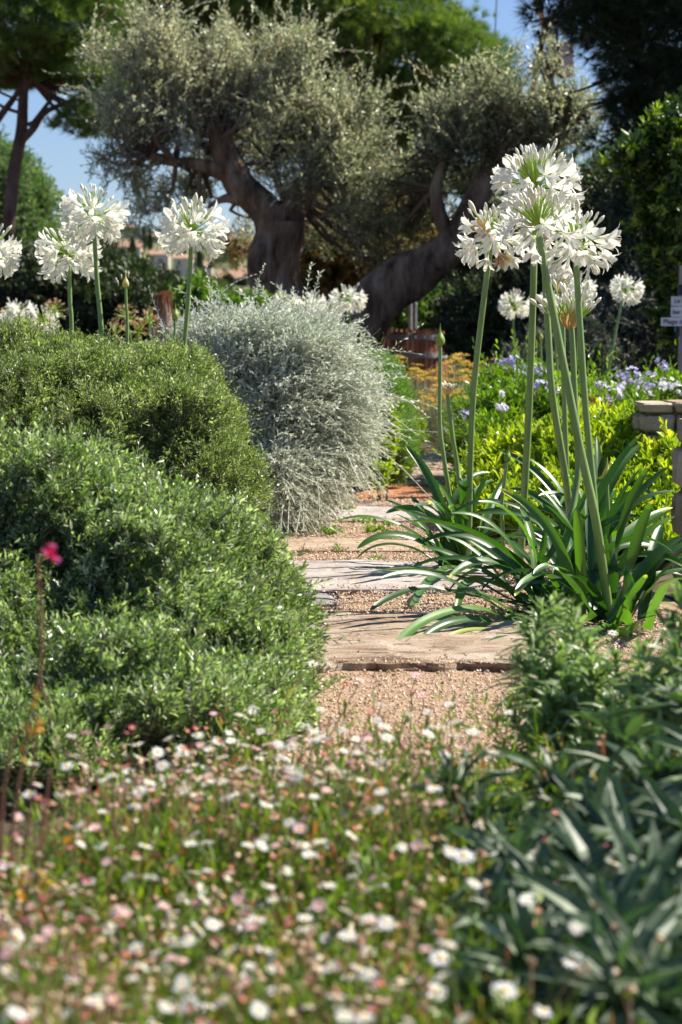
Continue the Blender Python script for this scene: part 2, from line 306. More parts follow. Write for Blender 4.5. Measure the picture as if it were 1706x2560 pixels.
M['iron'] = rough_mat('hoop_iron', [(.3, (.24, .24, .25)), (.7, (.42, .43, .44))], (30, 30, 30), .45, .2, .002)
M['screw'] = rough_mat('screw_iron', [(.3, (.20, .21, .25)), (.7, (.4, .41, .45))], (40, 40, 40), .4, .2, .002)
M['bolt'] = rough_mat('bolt_steel', [(.3, (.5, .5, .5)), (.7, (.7, .7, .7))], (40, 40, 40), .35, .1, .002)
M['post'] = rough_mat('post_wood', [(.3, (.20, .17, .17)), (.7, (.42, .37, .36))], (30, 30, 4), .8, .5, .004)
M['board'] = rough_mat('painted_board', [(.3, (.60, .60, .62)), (.7, (.78, .78, .80))], (12, 12, 30), .7, .2, .002)
M['letter'] = rough_mat('letter_paint', [(.3, (.05, .055, .08)), (.7, (.08, .085, .11))], (30, 30, 30), .7, .1, .001)
M['bluepaint'] = rough_mat('blue_paint', [(.3, (.03, .14, .22)), (.7, (.05, .2, .3))], (20, 20, 20), .5, .1, .001)
M['blackpaint'] = rough_mat('black_paint', [(.3, (.015, .018, .03)), (.7, (.03, .035, .05))], (20, 20, 20), .5, .1, .001)
M['crane'] = rough_mat('yellow_paint', [(.3, (.50, .26, .06)), (.7, (.62, .36, .10))], (1, 1, 1), .5, .2, .02)
M['cranedark'] = rough_mat('dark_steel', [(.3, (.05, .055, .07)), (.7, (.10, .11, .13))], (2, 2, 2), .6, .2, .02)
M['cranebox'] = rough_mat('beige_panel', [(.3, (.45, .38, .32)), (.7, (.58, .50, .43))], (1, 1, 1), .7, .2, .02)
M['cable'] = rough_mat('cable', [(.3, (.09, .09, .10)), (.7, (.13, .13, .14))], (2, 2, 2), .6, .1, .01)
M['tiles'] = rough_mat('roof_tile', [(.3, (.26, .15, .10)), (.5, (.36, .22, .155)), (.75, (.46, .31, .23))], (1.2, 1.2, 1.2), .9, .5, .1)
M['plaster'] = rough_mat('plaster', [(.3, (.46, .38, .29)), (.7, (.56, .48, .39))], (.5, .5, .5), .9, .2, .05)
M['plaster2'] = rough_mat('pale_plaster', [(.3, (.50, .45, .38)), (.7, (.60, .56, .50))], (.5, .5, .5), .9, .2, .05)
M['winglass'] = rough_mat('window_glass', [(.3, (.08, .11, .16)), (.7, (.16, .20, .28))], (1, 1, 1), .2, .0, .01, spec=.6)
M['shutter'] = rough_mat('green_shutter', [(.3, (.03, .16, .12)), (.7, (.06, .24, .17))], (3, 3, 3), .6, .1, .01)
M['redwood'] = rough_mat('red_loggia', [(.3, (.22, .06, .05)), (.7, (.32, .12, .09))], (1, 1, 1), .8, .1, .01)
M['hill'] = rough_mat('hillside_ground', [(.3, (.06, .085, .03)), (.55, (.14, .14, .06)), (.8, (.30, .24, .16))], (.03, .03, .03), .95, .3, .5)
M['farleaf'] = leaf_mat('hillside_leaf', [(0, (.035, .06, .03)), (.5, (.07, .11, .045)), (.9, (.14, .18, .07)), (1, (.24, .24, .09))], .7, .1)

# ---------------------------------------------------------------- ground, path
def grid(x0, x1, y0, y1, nx, ny, zf):
    X, Y = np.meshgrid(np.linspace(x0, x1, nx), np.linspace(y0, y1, ny))
    V = np.stack([X, Y, zf(X, Y)], -1).reshape(-1, 3)
    i = np.arange(ny-1)[:, None]*nx + np.arange(nx-1)[None]
    return V, np.stack([i, i+1, i+nx+1, i+nx], -1).reshape(-1, 4)
mb = MB(); mb.add(np.array([[-4000, -500, -.03], [4000, -500, -.03], [4000, 7000, -.03], [-4000, 7000, -.03]]), np.array([[0, 1, 2, 3]]))
tag(mb.build('ground', M['soil']), kind='structure')
def path_edges(d):
    """left and right edge x of the gravel path at depth d"""
    ds = np.array([0, 3.3, 4.3, 6, 8, 10, 12, 14.4, 15.2]); 
    xl = np.array([-.10, -.14, -.40, -.32, -.20, -.03, .18, .42, .60]); xr = np.array([.80, .80, .74, .62, .52, .50, .55, .62, .70])
    return np.interp(d, ds, xl), np.interp(d, ds, xr)
V = []; nd = 60
for d in np.linspace(1.2, 15.2, nd):
    a, b = path_edges(d)
    for t in np.linspace(0, 1, 9): V.append([a-.15 + (b-a+.3)*t, d, -.004 + .006*math.sin(d*7+t*5)])
i = np.arange(nd-1)[:, None]*9 + np.arange(8)[None]
mb = MB(); mb.add(np.array(V), np.stack([i, i+1, i+10, i+9], -1).reshape(-1, 4))
tag(mb.build('gravel_path', M['gravelbed'], smooth=True), kind='structure')
# loose gravel stones over the bed
OCT = (np.array([[1, 0, 0], [-1, 0, 0], [0, 1, 0], [0, -1, 0], [0, 0, .8], [0, 0, -.8]], float), np.array([[0, 2, 4], [2, 1, 4], [1, 3, 4], [3, 0, 4], [2, 0, 5], [1, 2, 5], [3, 1, 5], [0, 3, 5]]))
def blobs(mb, P, S, tint, r, mi=0):
    m = len(P); A = rdir(m, r); B, Cc = perp(A)
    sc = S[:, None]*(0.75 + .5*r.random((m, 3)))
    V = P[:, None] + A[:, None]*(OCT[0][None, :, 0]*sc[:, :1])[..., None] + B[:, None]*(OCT[0][None, :, 1]*sc[:, 1:2])[..., None] + Cc[:, None]*(OCT[0][None, :, 2]*sc[:, 2:])[..., None]
    mb.add(V.reshape(-1, 3), (OCT[1][None] + (np.arange(m)*6)[:, None, None]).reshape(-1, 3), np.repeat(np.broadcast_to(tint, (m,)), 8), mi)
r = np.random.default_rng(3)
n = 110000; d = 2.6 + 10.5*r.random(n)**1.45; a, b = path_edges(d); x = a-.1 + (b-a+.2)*r.random(n)
S = (.0016 + .0024*r.random(n)**2)*(1+.05*(d-3)); mb = MB(); zg = .002*r.random(n)
for (a0, a1, hh, xl_, xr_) in ((4.50, 5.36, .019, -.38, .40), (5.93, 6.70, .010, -.45, .42), (7.02, 7.50, .008, -.42, .36), (8.15, 8.90, .010, -.1, .48), (9.33, 10.12, .012, .05, .46), (10.55, 11.3, .010, .11, .52), (12.0, 12.9, .010, .26, .58)):
    on = (d > a0-.02) & (d < a1+.02) & (x > xl_) & (x < xr_); e_ = np.minimum(d-a0, a1-d); up_ = on & (r.random(n) < .55*np.exp(-np.maximum(e_, 0)/.045)); zg = np.where(up_, hh+.001, np.where(on & ~up_ & (e_ > .015), -.03, zg))
blobs(mb, np.stack([x, d, S*.4+zg], -1), S, np.clip(.5+.25*r.normal(size=n), 0, 1), r)
tag(mb.build('gravel', M['pebble']), 'loose pinkish tan gravel between the stone slabs', None, None, 'stuff')

def slab(x0, x1, y0, y1, h, mat, label, seed, rag=.03, layers=True):
    """an irregular slab: rough outline, uneven top, broken sides"""
    r = np.random.default_rng(seed); nx, ny = 64, 26
    X, Y = np.meshgrid(np.linspace(0, 1, nx), np.linspace(0, 1, ny))
    px = x0 + (x1-x0)*X; py = y0 + (y1-y0)*Y
    q = np.stack([px, py, px*0], -1).reshape(-1, 3)
    e = lambda f, s: wav(q, f, s).reshape(ny, nx)
    py = py + rag*(np.abs(Y-.5)*2)**2*(e(9, seed)+.6*e(30, seed+1)+.3*e(80, seed+2))
    px = px + rag*1.1*(np.abs(X-.5)*2)**3*(e(9, seed+3)+.5*e(30, seed+4))
    z = h + .0045*e(8, seed+5) + .003*e(26, seed+6) + .002*np.sign(e(14, seed+7)) + .0012*e(90, seed+8)
    edge = np.minimum(np.minimum(X, 1-X)*(x1-x0), np.minimum(Y, 1-Y)*(y1-y0))
    z = z - .007*np.exp(-edge/.012) - .006*np.exp(-edge/.035)*(1+e(30, seed+9))
    top = np.stack([px, py, z], -1)
    mb = MB(); i = np.arange(ny-1)[:, None]*nx + np.arange(nx-1)[None]
    mb.add(top.reshape(-1, 3), np.stack([i, i+1, i+nx+1, i+nx], -1).reshape(-1, 4))
    ring = [(0, k) for k in range(nx)] + [(k, nx-1) for k in range(1, ny)] + [(ny-1, k) for k in range(nx-2, -1, -1)] + [(k, 0) for k in range(ny-2, 0, -1)]
    cx, cy = (x0+x1)/2, (y0+y1)/2; R0 = np.array([top[a] for a in ring]); rows = [R0]
    for lv, zz in enumerate((.75, .45, .15, -.6)):
        R1 = R0.copy(); out = (-.001*lv+.004*wav(R0, 45, seed+20+lv))[:, None]
        dirn = nrm(np.stack([np.sign(R0[:, 0]-cx)*(np.abs(R0[:, 0]-cx) > (x1-x0)*.46), np.sign(R0[:, 1]-cy)*(np.abs(R0[:, 1]-cy) > (y1-y0)*.36), R0[:, 0]*0], -1)+1e-6)
        R1[:, 1] += out[:, 0]*np.sign(R0[:, 1]-cy); R1[:, 2] = h*zz; rows.append(R1)
    n = len(ring); V = np.concatenate(rows); k = np.arange(len(rows)-1)[:, None]*n; j = np.arange(n)[None]; jn = (j+1) % n
    mb.add(V, np.stack([k+j, k+n+j, k+n+jn, k+jn], -1).reshape(-1, 4))
    o = mb.build('stepping_slab', mat, smooth=False)
    return tag(o, label, 'stone slab', 'stone slabs set across the gravel path')
def sx(px, d): return (px-853)/F*d
slab(-.38, .40, 4.50, 5.36, .019, M['st_tan'], 'big tan layered slab with ragged front edge under drooping strap leaves', 1, .05)
slab(-.50, sx(835, 5.7), 5.60, 5.88, .010, M['st_slate'], 'small dark grey slab half hidden by the near bush', 2, .012)
slab(-.45, .42, 5.93, 6.70, .010, M['st_grey'], 'wide smooth pale grey slab, cleanest and whitest of the path', 3, .008)
slab(-.42, .36, 7.02, 7.50, .008, M['st_sand'], 'thin sandy slab just before the foot of the silver bush', 4, .01)
slab(-.10, .48, 8.15, 8.90, .010, M['st_grey'], 'grey mottled slab with leaf shadows behind the small weeds', 5, .015)
slab(sx(885, 9.4), .46, 9.33, 10.12, .012, M['st_terra'], 'terracotta orange slab, reddest of the path', 6, .01)
slab(sx(915, 10.8), .52, 10.55, 11.3, .010, M['st_sand'], 'far sandy slab behind the terracotta one', 7, .012)
slab(sx(985, 12.3), .58, 12.0, 12.9, .010, M['st_sand'], 'farthest pinkish slab where the path narrows', 8, .012)
r = np.random.default_rng(17); n = 170; d = 3.2+8*r.random(n)**1.3; a, b = path_edges(d); x = a+(b-a)*r.random(n); mb = MB()
leaves(mb, np.stack([x, d, .022+0*x], -1), nrm(np.stack([r.normal(size=n), r.normal(size=n), .12*r.normal(size=n)], -1)), np.tile(np.array([[0, 0, 1.0]]), (n, 1))+.3*r.normal(size=(n, 3)), .012+.014*r.random(n), .005, r.random(n), T_LEF)
tag(mb.build('leaf_litter', M['brownleaf']), 'tiny dry leaves scattered over path gravel and slabs', None, None, 'stuff')
# small weeds in the gravel
def weed(px, d, s, label):
    r = np.random.default_rng(int(px*7)); p = GX(px, d, .004); mb = MB(); m = 26
    Dr = rdir(m, r); Dr[:, 2] = np.abs(Dr[:, 2])*.5+.15; P0 = p + nrm(Dr)*(s*r.random(m)[:, None])
    shoots(mb, P0, Dr, s*.5, 5, s*.38, s*.24, 60, T_LEF, .4+.3*r.random(m), r)
    o = mb.build('weed', M['solan']); tag(o, label, 'weed', 'small weeds in the path gravel')
for a in ((829, 7.62, .028, 'low green weed beside the foot of the silver bush'), (939, 7.7, .034, 'bigger leafy weed in the middle of the gravel strip'),
          (907, 8.12, .024, 'tiny weed at the front edge of the mottled grey slab'), (974, 8.0, .020, 'tiny pale weed nearest the strap leaves'), (845, 7.05, .014, 'speck of a weed on the thin sandy slab edge'),
          (940, 6.72, .016, 'dark sprig at the back edge of the pale grey slab'), (870, 8.6, .03, 'low weed beside the mottled grey slab under silver twigs')): weed(*a)

# ---------------------------------------------------------------- bushes
def bush(name, label, lobes, n, sh, k, ll, lw, mat, T=T_DIA, seed=1, ang=50, L=.06, spread=.45, up=.35, group=None, cat='bush', twr=.0012, wood=None, tilt=(0, 0, 0), inner_n=None, cl=.03, zmin=.02, tb=.5, tv=.16, base=None, rin=.78, bump=.12, tvar=.14, stalks=7, tip=.45, inner_scale=1.7):
    r = np.random.default_rng(seed); Cn, R = lobes_px(lobes)
    P, N = sample(Cn, R, n, r, rin, 1.0, zmin=zmin, bump=bump)
    Dc = nrm(N + np.array([0, 0, up]) + np.array(tilt) + .35*rdir(n, r))
    A, B = perp(Dc)
    tc = np.clip(tb + tv*r.normal(size=n), 0.05, .95)
    th = r.random((n, sh))*6.28; ra = np.sqrt(r.random((n, sh)))
    off = A[:, None]*(np.cos(th)*ra)[..., None] + B[:, None]*(np.sin(th)*ra)[..., None]
    Ps = (P[:, None] + off*cl - Dc[:, None]*(ra**2*cl*.6)[..., None]).reshape(-1, 3)
    Ds = nrm(Dc[:, None] + off*spread + .15*r.normal(size=(n, sh, 3))).reshape(-1, 3)
    m = len(Ps); Ls = L*(.6+.7*r.random(m)); st = r.random(m) < .05; Ls = np.where(st, Ls*1.9, Ls); Ps = Ps - Ds*(Ls*np.where(st, .45, .8))[:, None]
    low = Ps[:, 2] < .012; Ps[low, 2] = .012
    base = np.array([Cn[:, 0].mean(), Cn[:, 1].mean(), 0]) if base is None else base
    t = thing(name, base, label, cat, group)
    fo = MB(); tw = MB()
    shoots(fo, Ps, Ds, Ls, k, ll, lw, ang, T, np.repeat(tc, sh), r, tw, twr, tvar=tvar, tip=tip)
    ni = n*3 if inner_n is None else inner_n
    if ni:
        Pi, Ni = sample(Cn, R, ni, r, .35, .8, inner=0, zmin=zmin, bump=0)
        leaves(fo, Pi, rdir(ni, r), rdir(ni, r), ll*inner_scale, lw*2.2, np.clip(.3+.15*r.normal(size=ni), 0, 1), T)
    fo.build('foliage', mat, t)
    for _ in range(stalks):
        i = r.integers(len(Cn)); e = Cn[i] + rdir(1, r)[0]*R[i]*.6; b = base + np.array([r.normal()*.04, r.normal()*.04, 0])
        tube(tw, smooth_path([b, (b+e)/2 + r.normal(size=3)*.05*R.max(), e], 6), np.linspace(max(R.max()*.03, .004), max(R.max()*.01, .002), 6), 6, .4)
    tw.build('twigs', wood or M['twig'], t)
    return t
# near rounded grey-green bush
bush('rosemary_bush', 'big rounded grey green bush nearest the camera, spilling to the path', [
    (40, 1510, 4.30, 420, 395, .52), (330, 1560, 4.25, 360, 370, .50), (520, 1640, 4.25, 255, 300, .40), (150, 1305, 4.35, 250, 190, .35), (400, 1395, 4.4, 190, 170, .3),
    (-250, 1530, 4.4, 380, 420, .5), (200, 1800, 3.8, 420, 260, .5), (560, 1790, 3.9, 210, 170, .35), (640, 1700, 4.1, 145, 190, .28)],
    3900, 6, 15, .0155, .0040, M['west'], T_LEF, 21, 58, .06, .9, .6, inner_n=26000, cl=.026, tb=.48, tv=.2, tvar=.3, bump=.22, rin=.72)  # wide tint spread scatters pale leaves that imitate sun sparkle
# second bush, finer and yellower
bush('dusty_green_bush', 'middle low spreading bush of fine dusty green leaves beside the silver bush', [
    (60, 1120, 6.9, 330, 285, .6), (300, 1060, 6.8, 260, 210, .5), (450, 1095, 6.75, 165, 180, .42), (520, 1230, 6.6, 135, 170, .35), (180, 950, 6.9, 210, 115, .4), (-150, 1050, 6.9, 300, 230, .6), (380, 940, 6.9, 140, 95, .3)],
    5600, 6, 13, .0145, .0040, M['west2'], T_DIA, 22, 55, .06, .9, .7, inner_n=30000, cl=.028, tb=.5, tv=.2, tvar=.22, bump=.2, rin=.72)
# feathery green bush behind the silver one
bush('feathery_bush', 'soft mid green feathery bush behind the silver one beside the path', [
    (930, 1050, 10.0, 100, 145, .3), (975, 1110, 9.8, 66, 85, .2), (860, 980, 10.2, 110, 110, .3), (985, 1010, 10.2, 50, 80, .2), (945, 930, 10.3, 55, 50, .2)],
    3200, 4, 10, .018, .0028, M['fgreen'], T_DIA, 23, 45, .07, .5, .6, inner_n=9000, cl=.03)
bush('young_pittosporum', 'bright yellow green leafy shoots poking out at the silver bush edge', [
    (968, 1075, 9.3, 24, 60, .05), (960, 1140, 9.2, 22, 40, .05), (955, 1190, 9.1, 14, 28, .04)],
    110, 2, 8, .028, .010, M['pitto'], T_OBO, 24, 60, .05, .5, .6, inner_n=60, cl=.02, stalks=3)
bush('small_pittosporum', 'small bright yellow green sprig at the far path edge', [
    (1036, 1070, 10.6, 20, 28, .05), (1030, 1110, 10.5, 18, 22, .05)],
    60, 2, 8, .028, .010, M['pitto'], T_OBO, 25, 60, .05, .5, .6, inner_n=40, cl=.02, stalks=2)

# silver bush: long arching wiry shoots with small pale leaves
def silver_bush():
    r = np.random.default_rng(31)
    lob = [(740, 1010, 8.0, 180, 210, .34), (690, 880, 8.1, 190, 105, .33), (610, 840, 8.25, 150, 72, .3), (820, 1010, 8.0, 115, 140, .28), (705, 1190, 7.75, 105, 125, .24), (790, 1140, 7.9, 85, 110, .22), (560, 890, 8.4, 150, 115, .3), (770, 870, 8.0, 105, 80, .28)]
    Cn, R = lobes_px(lob)
    t = thing('silver_bush', [Cn[0][0], 8.0, 0], 'silvery white leaved wiry bush between the green bushes and the path', 'bush')
    fo = MB(); tw = MB()
    n = 6000; P, N = sample(Cn, R, n, r, .74, 1.0, zmin=.03, bump=.16)
    D = nrm(N*.75 + np.array([.38, -.12, .28])*(P[:, 2:3] > .25) + np.array([.15, -.1, -.25])*(P[:, 2:3] <= .25) + .55*rdir(n, r))
    L = .09 + .13*r.random(n)**2; cv = np.array([.1, 0, -.22]) + .18*r.normal(size=(n, 3))
    P = P - D*(L*.72)[:, None]
    P[:, 2] = np.maximum(P[:, 2], .02)
    shoots(fo, P, D, L, 12, .0175, .0056, 46, T_LEF, np.clip(.62+.2*r.normal(size=n), 0, 1), r, tw, .0015, .05, .22, curve=cv)
    m2 = 110; Pw, Nw = sample(Cn, R, m2, r, .9, 1.0, zmin=.05, bump=.1); Dw = nrm(Nw+np.array([.2, -.1, .45])+.4*rdir(m2, r)); Lw = .12+.14*r.random(m2)
    shoots(fo, Pw, Dw, Lw, 18, .0165, .0055, 50, T_LEF, np.clip(.6+.2*r.normal(size=m2), 0, 1), r, tw, .0015, .05, .2, curve=np.array([[.1, 0, -.35]])+.25*r.normal(size=(m2, 3)))
    # long whips above the top and out to the side
    tips = [(779, 655, 7.9), (800, 680, 7.9), (640, 700, 8.0), (700, 715, 7.95), (1010, 915, 7.9), (1000, 935, 7.8), (960, 872, 7.9), (905, 800, 7.9), (905, 845, 7.85), (960, 945, 7.8), (985, 985, 7.8), (950, 1025, 7.7), (990, 1010, 7.7),
            (440, 720, 8.3), (480, 745, 8.3), (520, 715, 8.25), (560, 735, 8.2), (600, 728, 8.2), (450, 800, 8.2), (940, 1248, 7.6), (965, 1235, 7.65), (900, 1205, 7.6), (870, 1240, 7.6), (990, 960, 7.8), (735, 720, 8), (840, 745, 8.1),
            (660, 735, 8), (510, 760, 8), (575, 760, 8), (860, 1290, 7.5), (720, 1352, 7.4), (670, 1345, 7.4), (760, 1330, 7.45), (800, 1300, 7.5), (700, 1340, 7.4), (740, 1345, 7.4), (665, 1310, 7.4), (930, 1190, 7.7), (955, 1120, 7.7)]
    for q in tips:
        for rep in range(1):
            e = PX(q[0]+r.normal()*12*rep, q[1]+abs(r.normal()*14)*rep, q[2]); e[2] = max(e[2], .02)
            s0 = Cn[0] + (e-Cn[0])*.45; s0[2] = max(s0[2], .1) if q[1] < 1200 else e[2]+.13
            k = 13 if q[1] < 1200 else 11
            up = np.array([0, 0, .03 if q[1] < 1150 else .05])
            path = smooth_path([s0, (s0+e)/2+up + r.normal(size=3)*.01, e], k+6)
            tube(tw, path, np.linspace(.0018, .0009, k+6), 4, .8, cap=False)
            pp = path[5:-1]; dd = nrm(np.gradient(path, axis=0))[5:-1]; m = len(pp); A, B = perp(dd)
            for sgn in (0, PI):
                az = np.arange(m)*1.57 + sgn + r.normal(size=m)*.2
                ld = dd*.7 + (A*np.cos(az)[:, None] + B*np.sin(az)[:, None])*.7
                leaves(fo, pp, ld, dd+.3*r.normal(size=dd.shape), .017*(1+.2*r.normal(size=m)), .0062, np.clip(.6+.15*r.normal(size=m), 0, 1), T_LEF)
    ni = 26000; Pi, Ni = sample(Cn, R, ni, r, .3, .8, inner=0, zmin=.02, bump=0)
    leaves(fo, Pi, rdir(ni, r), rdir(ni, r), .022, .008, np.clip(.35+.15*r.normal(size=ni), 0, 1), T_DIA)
    for _ in range(16):
        i = r.integers(len(Cn)); e = Cn[i] + rdir(1, r)[0]*R[i]*.8; e[2] = max(e[2], .05); b = np.array([Cn[0][0]+r.normal()*.05, 8.0+r.normal()*.05, 0])
        tube(tw, smooth_path([b, (b+e)/2 + r.normal(size=3)*.04, e], 7), np.linspace(.008, .002, 7), 5, .2)
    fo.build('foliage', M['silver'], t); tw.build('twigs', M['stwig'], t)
silver_bush()

# bright pittosporum hedge
bush('pittosporum_hedge', 'glowing yellow green glossy hedge behind the strap leaves', [
    (1320, 1200, 8.2, 140, 120, .36), (1450, 1180, 8.0, 170, 120, .42), (1600, 1180, 7.9, 150, 130, .42), (1240, 1270, 8.0, 95, 105, .3), (1400, 1310, 7.7, 200, 130, .40), (1580, 1330, 7.4, 180, 160, .42), (1690, 1250, 7.5, 110, 150, .36), (1510, 1110, 8.3, 150, 62, .35), (1650, 1440, 6.9, 110, 90, .32)],
    2300, 3, 11, .046, .0145, M['pitto'], T_OBO, 26, 44, .06, .6, 1.0, inner_n=6000, cl=.04, tb=.55, tv=.2, twr=.0016, inner_scale=1.0)
# potato vine type shrub with lilac clusters behind
bush('flowering_nightshade', 'loose leafy green shrub with lilac and white flower clusters behind the hedge', [
    (1255, 1060, 10.2, 110, 95, .3), (1370, 1030, 10.2, 120, 75, .3), (1520, 1030, 10.2, 110, 55, .3), (1665, 985, 11.2, 90, 50, .3), (1195, 1140, 9.7, 70, 90, .22), (1285, 960, 10.6, 90, 50, .25), (1175, 1230, 9.2, 48, 55, .2), (1440, 990, 10.6, 90, 36, .25)],
    1700, 3, 10, .036, .0088, M['solan'], T_LEF, 27, 50, .15, 1.0, .8, inner_n=3500, cl=.06, tb=.55, tv=.22, twr=.0014, bump=.35, inner_scale=1.0)
def lilac_cluster(px, py, d, rp, n, tb, label):
    r = np.random.default_rng(int(px)); d = d - .55; n = max(5, int(n*.7)); c = PX(px, py, d); t = thing('lilac_flower_cluster', c, label, 'flower cluster', 'flower clusters on the leafy shrub')
    mb = MB(); R = rp*d/F; Dn = rdir(n, r); Dn[:, 1] -= .5; Dn[:, 2] += .3; Dn = nrm(Dn)
    P = c + Dn*(R*np.array([1.7, 1, .9]))*(.35+.75*r.random((n, 1)))
    A, B = perp(Dn)
    for k in range(5):
        az = k*1.2566 + r.random(n)*.2
        leaves(mb, P, Dn*.25 + A*np.cos(az)[:, None]+B*np.sin(az)[:, None], Dn, .0125, .0095, np.clip(tb+.15*r.normal(size=n), 0, 1), T_DIA)
    mb.build('petals', M['lilac'], t)
    mb = MB(); leaves(mb, P, Dn, A, .008, .003, .6, T_DIA); mb.build('stamens', M['disc'], t)
    mb = MB(); q = np.stack([np.repeat((c-np.array([0, -.02, .06]))[None], n, 0), P], 1); many_tubes(mb, q, .0006, .5); mb.build('stalks', M['dstem'], t)
for a in ((1272, 905, 10.2, 22, 26, .2, 'lilac cluster highest up, between the two tall stems'), (1330, 925, 10.1, 26, 24, .35, 'lilac cluster between the curved stems above the hedge'), (1345, 965, 10, 18, 16, .4, 'pale lilac cluster just under a bigger one by the stems'),
          (1572, 942, 10.2, 30, 38, .3, 'widest violet flower cluster right of the tall thin stem'), (1635, 970, 10.3, 34, 42, .75, 'large white tinged cluster over the stone wall corner'), (1535, 985, 9.9, 26, 28, .72, 'white lilac cluster low beside the wall end'),
          (1555, 968, 10, 16, 14, .5, 'small mauve cluster under the widest violet one'), (1668, 958, 10.4, 16, 14, .85, 'small white cluster above the wall'), (1692, 972, 10.4, 18, 16, .8, 'pale cluster by the signpost foot'),
          (1652, 905, 10.6, 10, 8, .25, 'tiny violet cluster on the tallest thin twig'), (1662, 918, 10.6, 10, 8, .3, 'tiny violet pair of blooms under the topmost twig'), (1628, 938, 10.5, 10, 8, .3, 'tiny mauve blooms left of the white cluster'),
          (1255, 1015, 9.9, 9, 8, .8, 'small white blooms low near the far path edge'), (1258, 1022, 9.6, 8, 7, .7, 'few pale blooms behind the tall flower stem'), (1115, 1080, 10.6, 14, 12, .95, 'white blooms hanging at the far end of the path'),
          (1380, 975, 9.9, 12, 10, .8, 'pale blooms behind the thick crossing stems'), (1500, 960, 10.1, 10, 9, .8, 'little white cluster left of the thin stem'), (1252, 985, 9.9, 8, 7, .8, 'speckle of white blooms in the leafy shrub'), (1165, 1035, 10, 10, 8, .2, 'small violet blooms beside the far tall bud stem')): lilac_cluster(*a)
for px, py, d, lab in ((1448, 1042, 9.3, 'dull red leaved seedling behind the hedge top'), (1500, 1030, 9.5, 'dark red sprig between hedge and stone wall')):
    bush('red_leaved_sprig', lab, [(px, py, d, 34, 20, .06)], 70, 2, 8, .022, .007, M['redleaf'], T_LEF, int(px), 55, .05, inner_n=40, cl=.02, stalks=3, cat='plant')
# curry plant with mustard flower heads
def curry(px, py, d, rx, rz, nf, label, seed, topy):
    r = np.random.default_rng(seed); b = GX(px, d); t = thing('curry_plant', b, label, 'plant', 'yellow flowering curry plants')
    n = nf*2; Rr = rx*d/F; zt = PX(px, topy, d)[2]
    u = r.normal(size=n)*.5; v = r.normal(size=n)*.5; ex = b[0]+u*Rr; ey = d+v*.22; ez = zt*(1-.30*np.clip(u*u+v*v, 0, 1.6))*(.70+.30*r.random(n)**.6)
    E = np.stack([ex, ey, ez], -1); Bs = b + np.stack([(ex-b[0])*.12, (ey-d)*.12, np.zeros(n)], -1)
    q = np.stack([Bs, (Bs+E)/2 + np.stack([(ex-b[0])*.22, ex*0, ez*.06], -1), E], 1); mb = MB(); many_tubes(mb, q, .0012, r.random(n)); mb.build('stems', M['straw'], t)
    mb = MB(); m = 700; c = b + np.stack([r.normal(size=m)*Rr*.42, r.normal(size=m)*.12, zt*(.05+.5*r.random(m))], -1)
    shoots(mb, c, nrm(np.stack([(c[:, 0]-b[0])*4, 0*c[:, 0]-.1, .5+0*c[:, 0]], -1)+.4*rdir(m, r)), .06, 16, .020, .0024, 42, T_DIA, .35+.25*r.random(m), r); mb.build('foliage', M['straw'], t)
    k = 16
    for e in E[:nf]:
        mb = MB(); blobs(mb, e + r.normal(size=(k, 3))*np.array([.013, .011, .0035]), np.full(k, .0052), np.clip(.5+.25*r.normal(size=k), 0, 1), r); mb.build('flower_head', M['yellowfl'], t)
curry(1045, 0, 14.4, 75, 0, 48, 'curry plant in front of the barrel press with mustard flower heads', 41, 908)
curry(1135, 0, 13.8, 80, 0, 60, 'tallest curry plant with flat mustard heads beside the press', 42, 878)
curry(1110, 0, 13.3, 75, 0, 60, 'low curry plant full of mustard heads at the end of the path', 43, 955)
curry(985, 0, 13.6, 45, 0, 30, 'curry plant peeping out over the feathery bush', 44, 880)
curry(1235, 0, 14.2, 90, 0, 50, 'curry plant behind the thin leaning stem with few heads', 45, 895)

# ---------------------------------------------------------------- trees
def puff_tree(name, label, lobes, npuff, prad, tufts, k, nl, nw, mat, seed, trunk=None, up=.5, cat='tree', group=None, bark=None, base=None, upper=True, sp=.9):
    """pine crown: many puffs, each covered by needle tufts"""
    r = np.random.default_rng(seed); Cn, R = lobes_px(lobes)
    P, N = sample(Cn, R, npuff, r, .55, 1.0, inner=.6, bump=.1)
    t = thing(name, base if base is not None else [Cn[:, 0].mean(), Cn[:, 1].mean(), 0], label, cat, group)
    n = npuff; Dp = rdir(n*tufts, r).reshape(n, tufts, 3)
    if upper: Dp[..., 2] = np.abs(Dp[..., 2])*1.0 - .25
    Dp = nrm(Dp); pr = prad*(.7+.6*r.random(n))
    tp = P[:, None] + Dp*pr[:, None, None]*(.45+.55*r.random((n, tufts, 1)))*np.array([1.15, 1.15, .8])
    td = nrm(Dp + np.array([0, 0, up]) + .3*N[:, None])
    tp = tp.reshape(-1, 3); td = td.reshape(-1, 3); m = len(tp)
    tt = np.clip(np.repeat(.5+.15*r.normal(size=n), tufts) + .12*r.normal(size=m), 0, 1)
    A, B = perp(td); az = r.random((m, k))*6.28; a = sp*np.sqrt(r.random((m, k)))
    ld = td[:, None]*np.cos(a)[..., None] + (A[:, None]*np.cos(az)[..., None]+B[:, None]*np.sin(az)[..., None])*np.sin(a)[..., None]
    fo = MB(); leaves(fo, np.repeat(tp, k, 0), ld.reshape(-1, 3), rdir(m*k, r), nl*(.7+.5*r.random(m*k)), nw, np.clip(np.repeat(tt, k)+.08*r.normal(size=m*k), 0, 1), T_NEE)
    fo.build('crown', mat, t)
    tw = MB()
    if trunk: trunk(tw, r, P)
    if tw.n: tw.build('trunk', bark or M['pbark'], t, smooth=True)
    return t
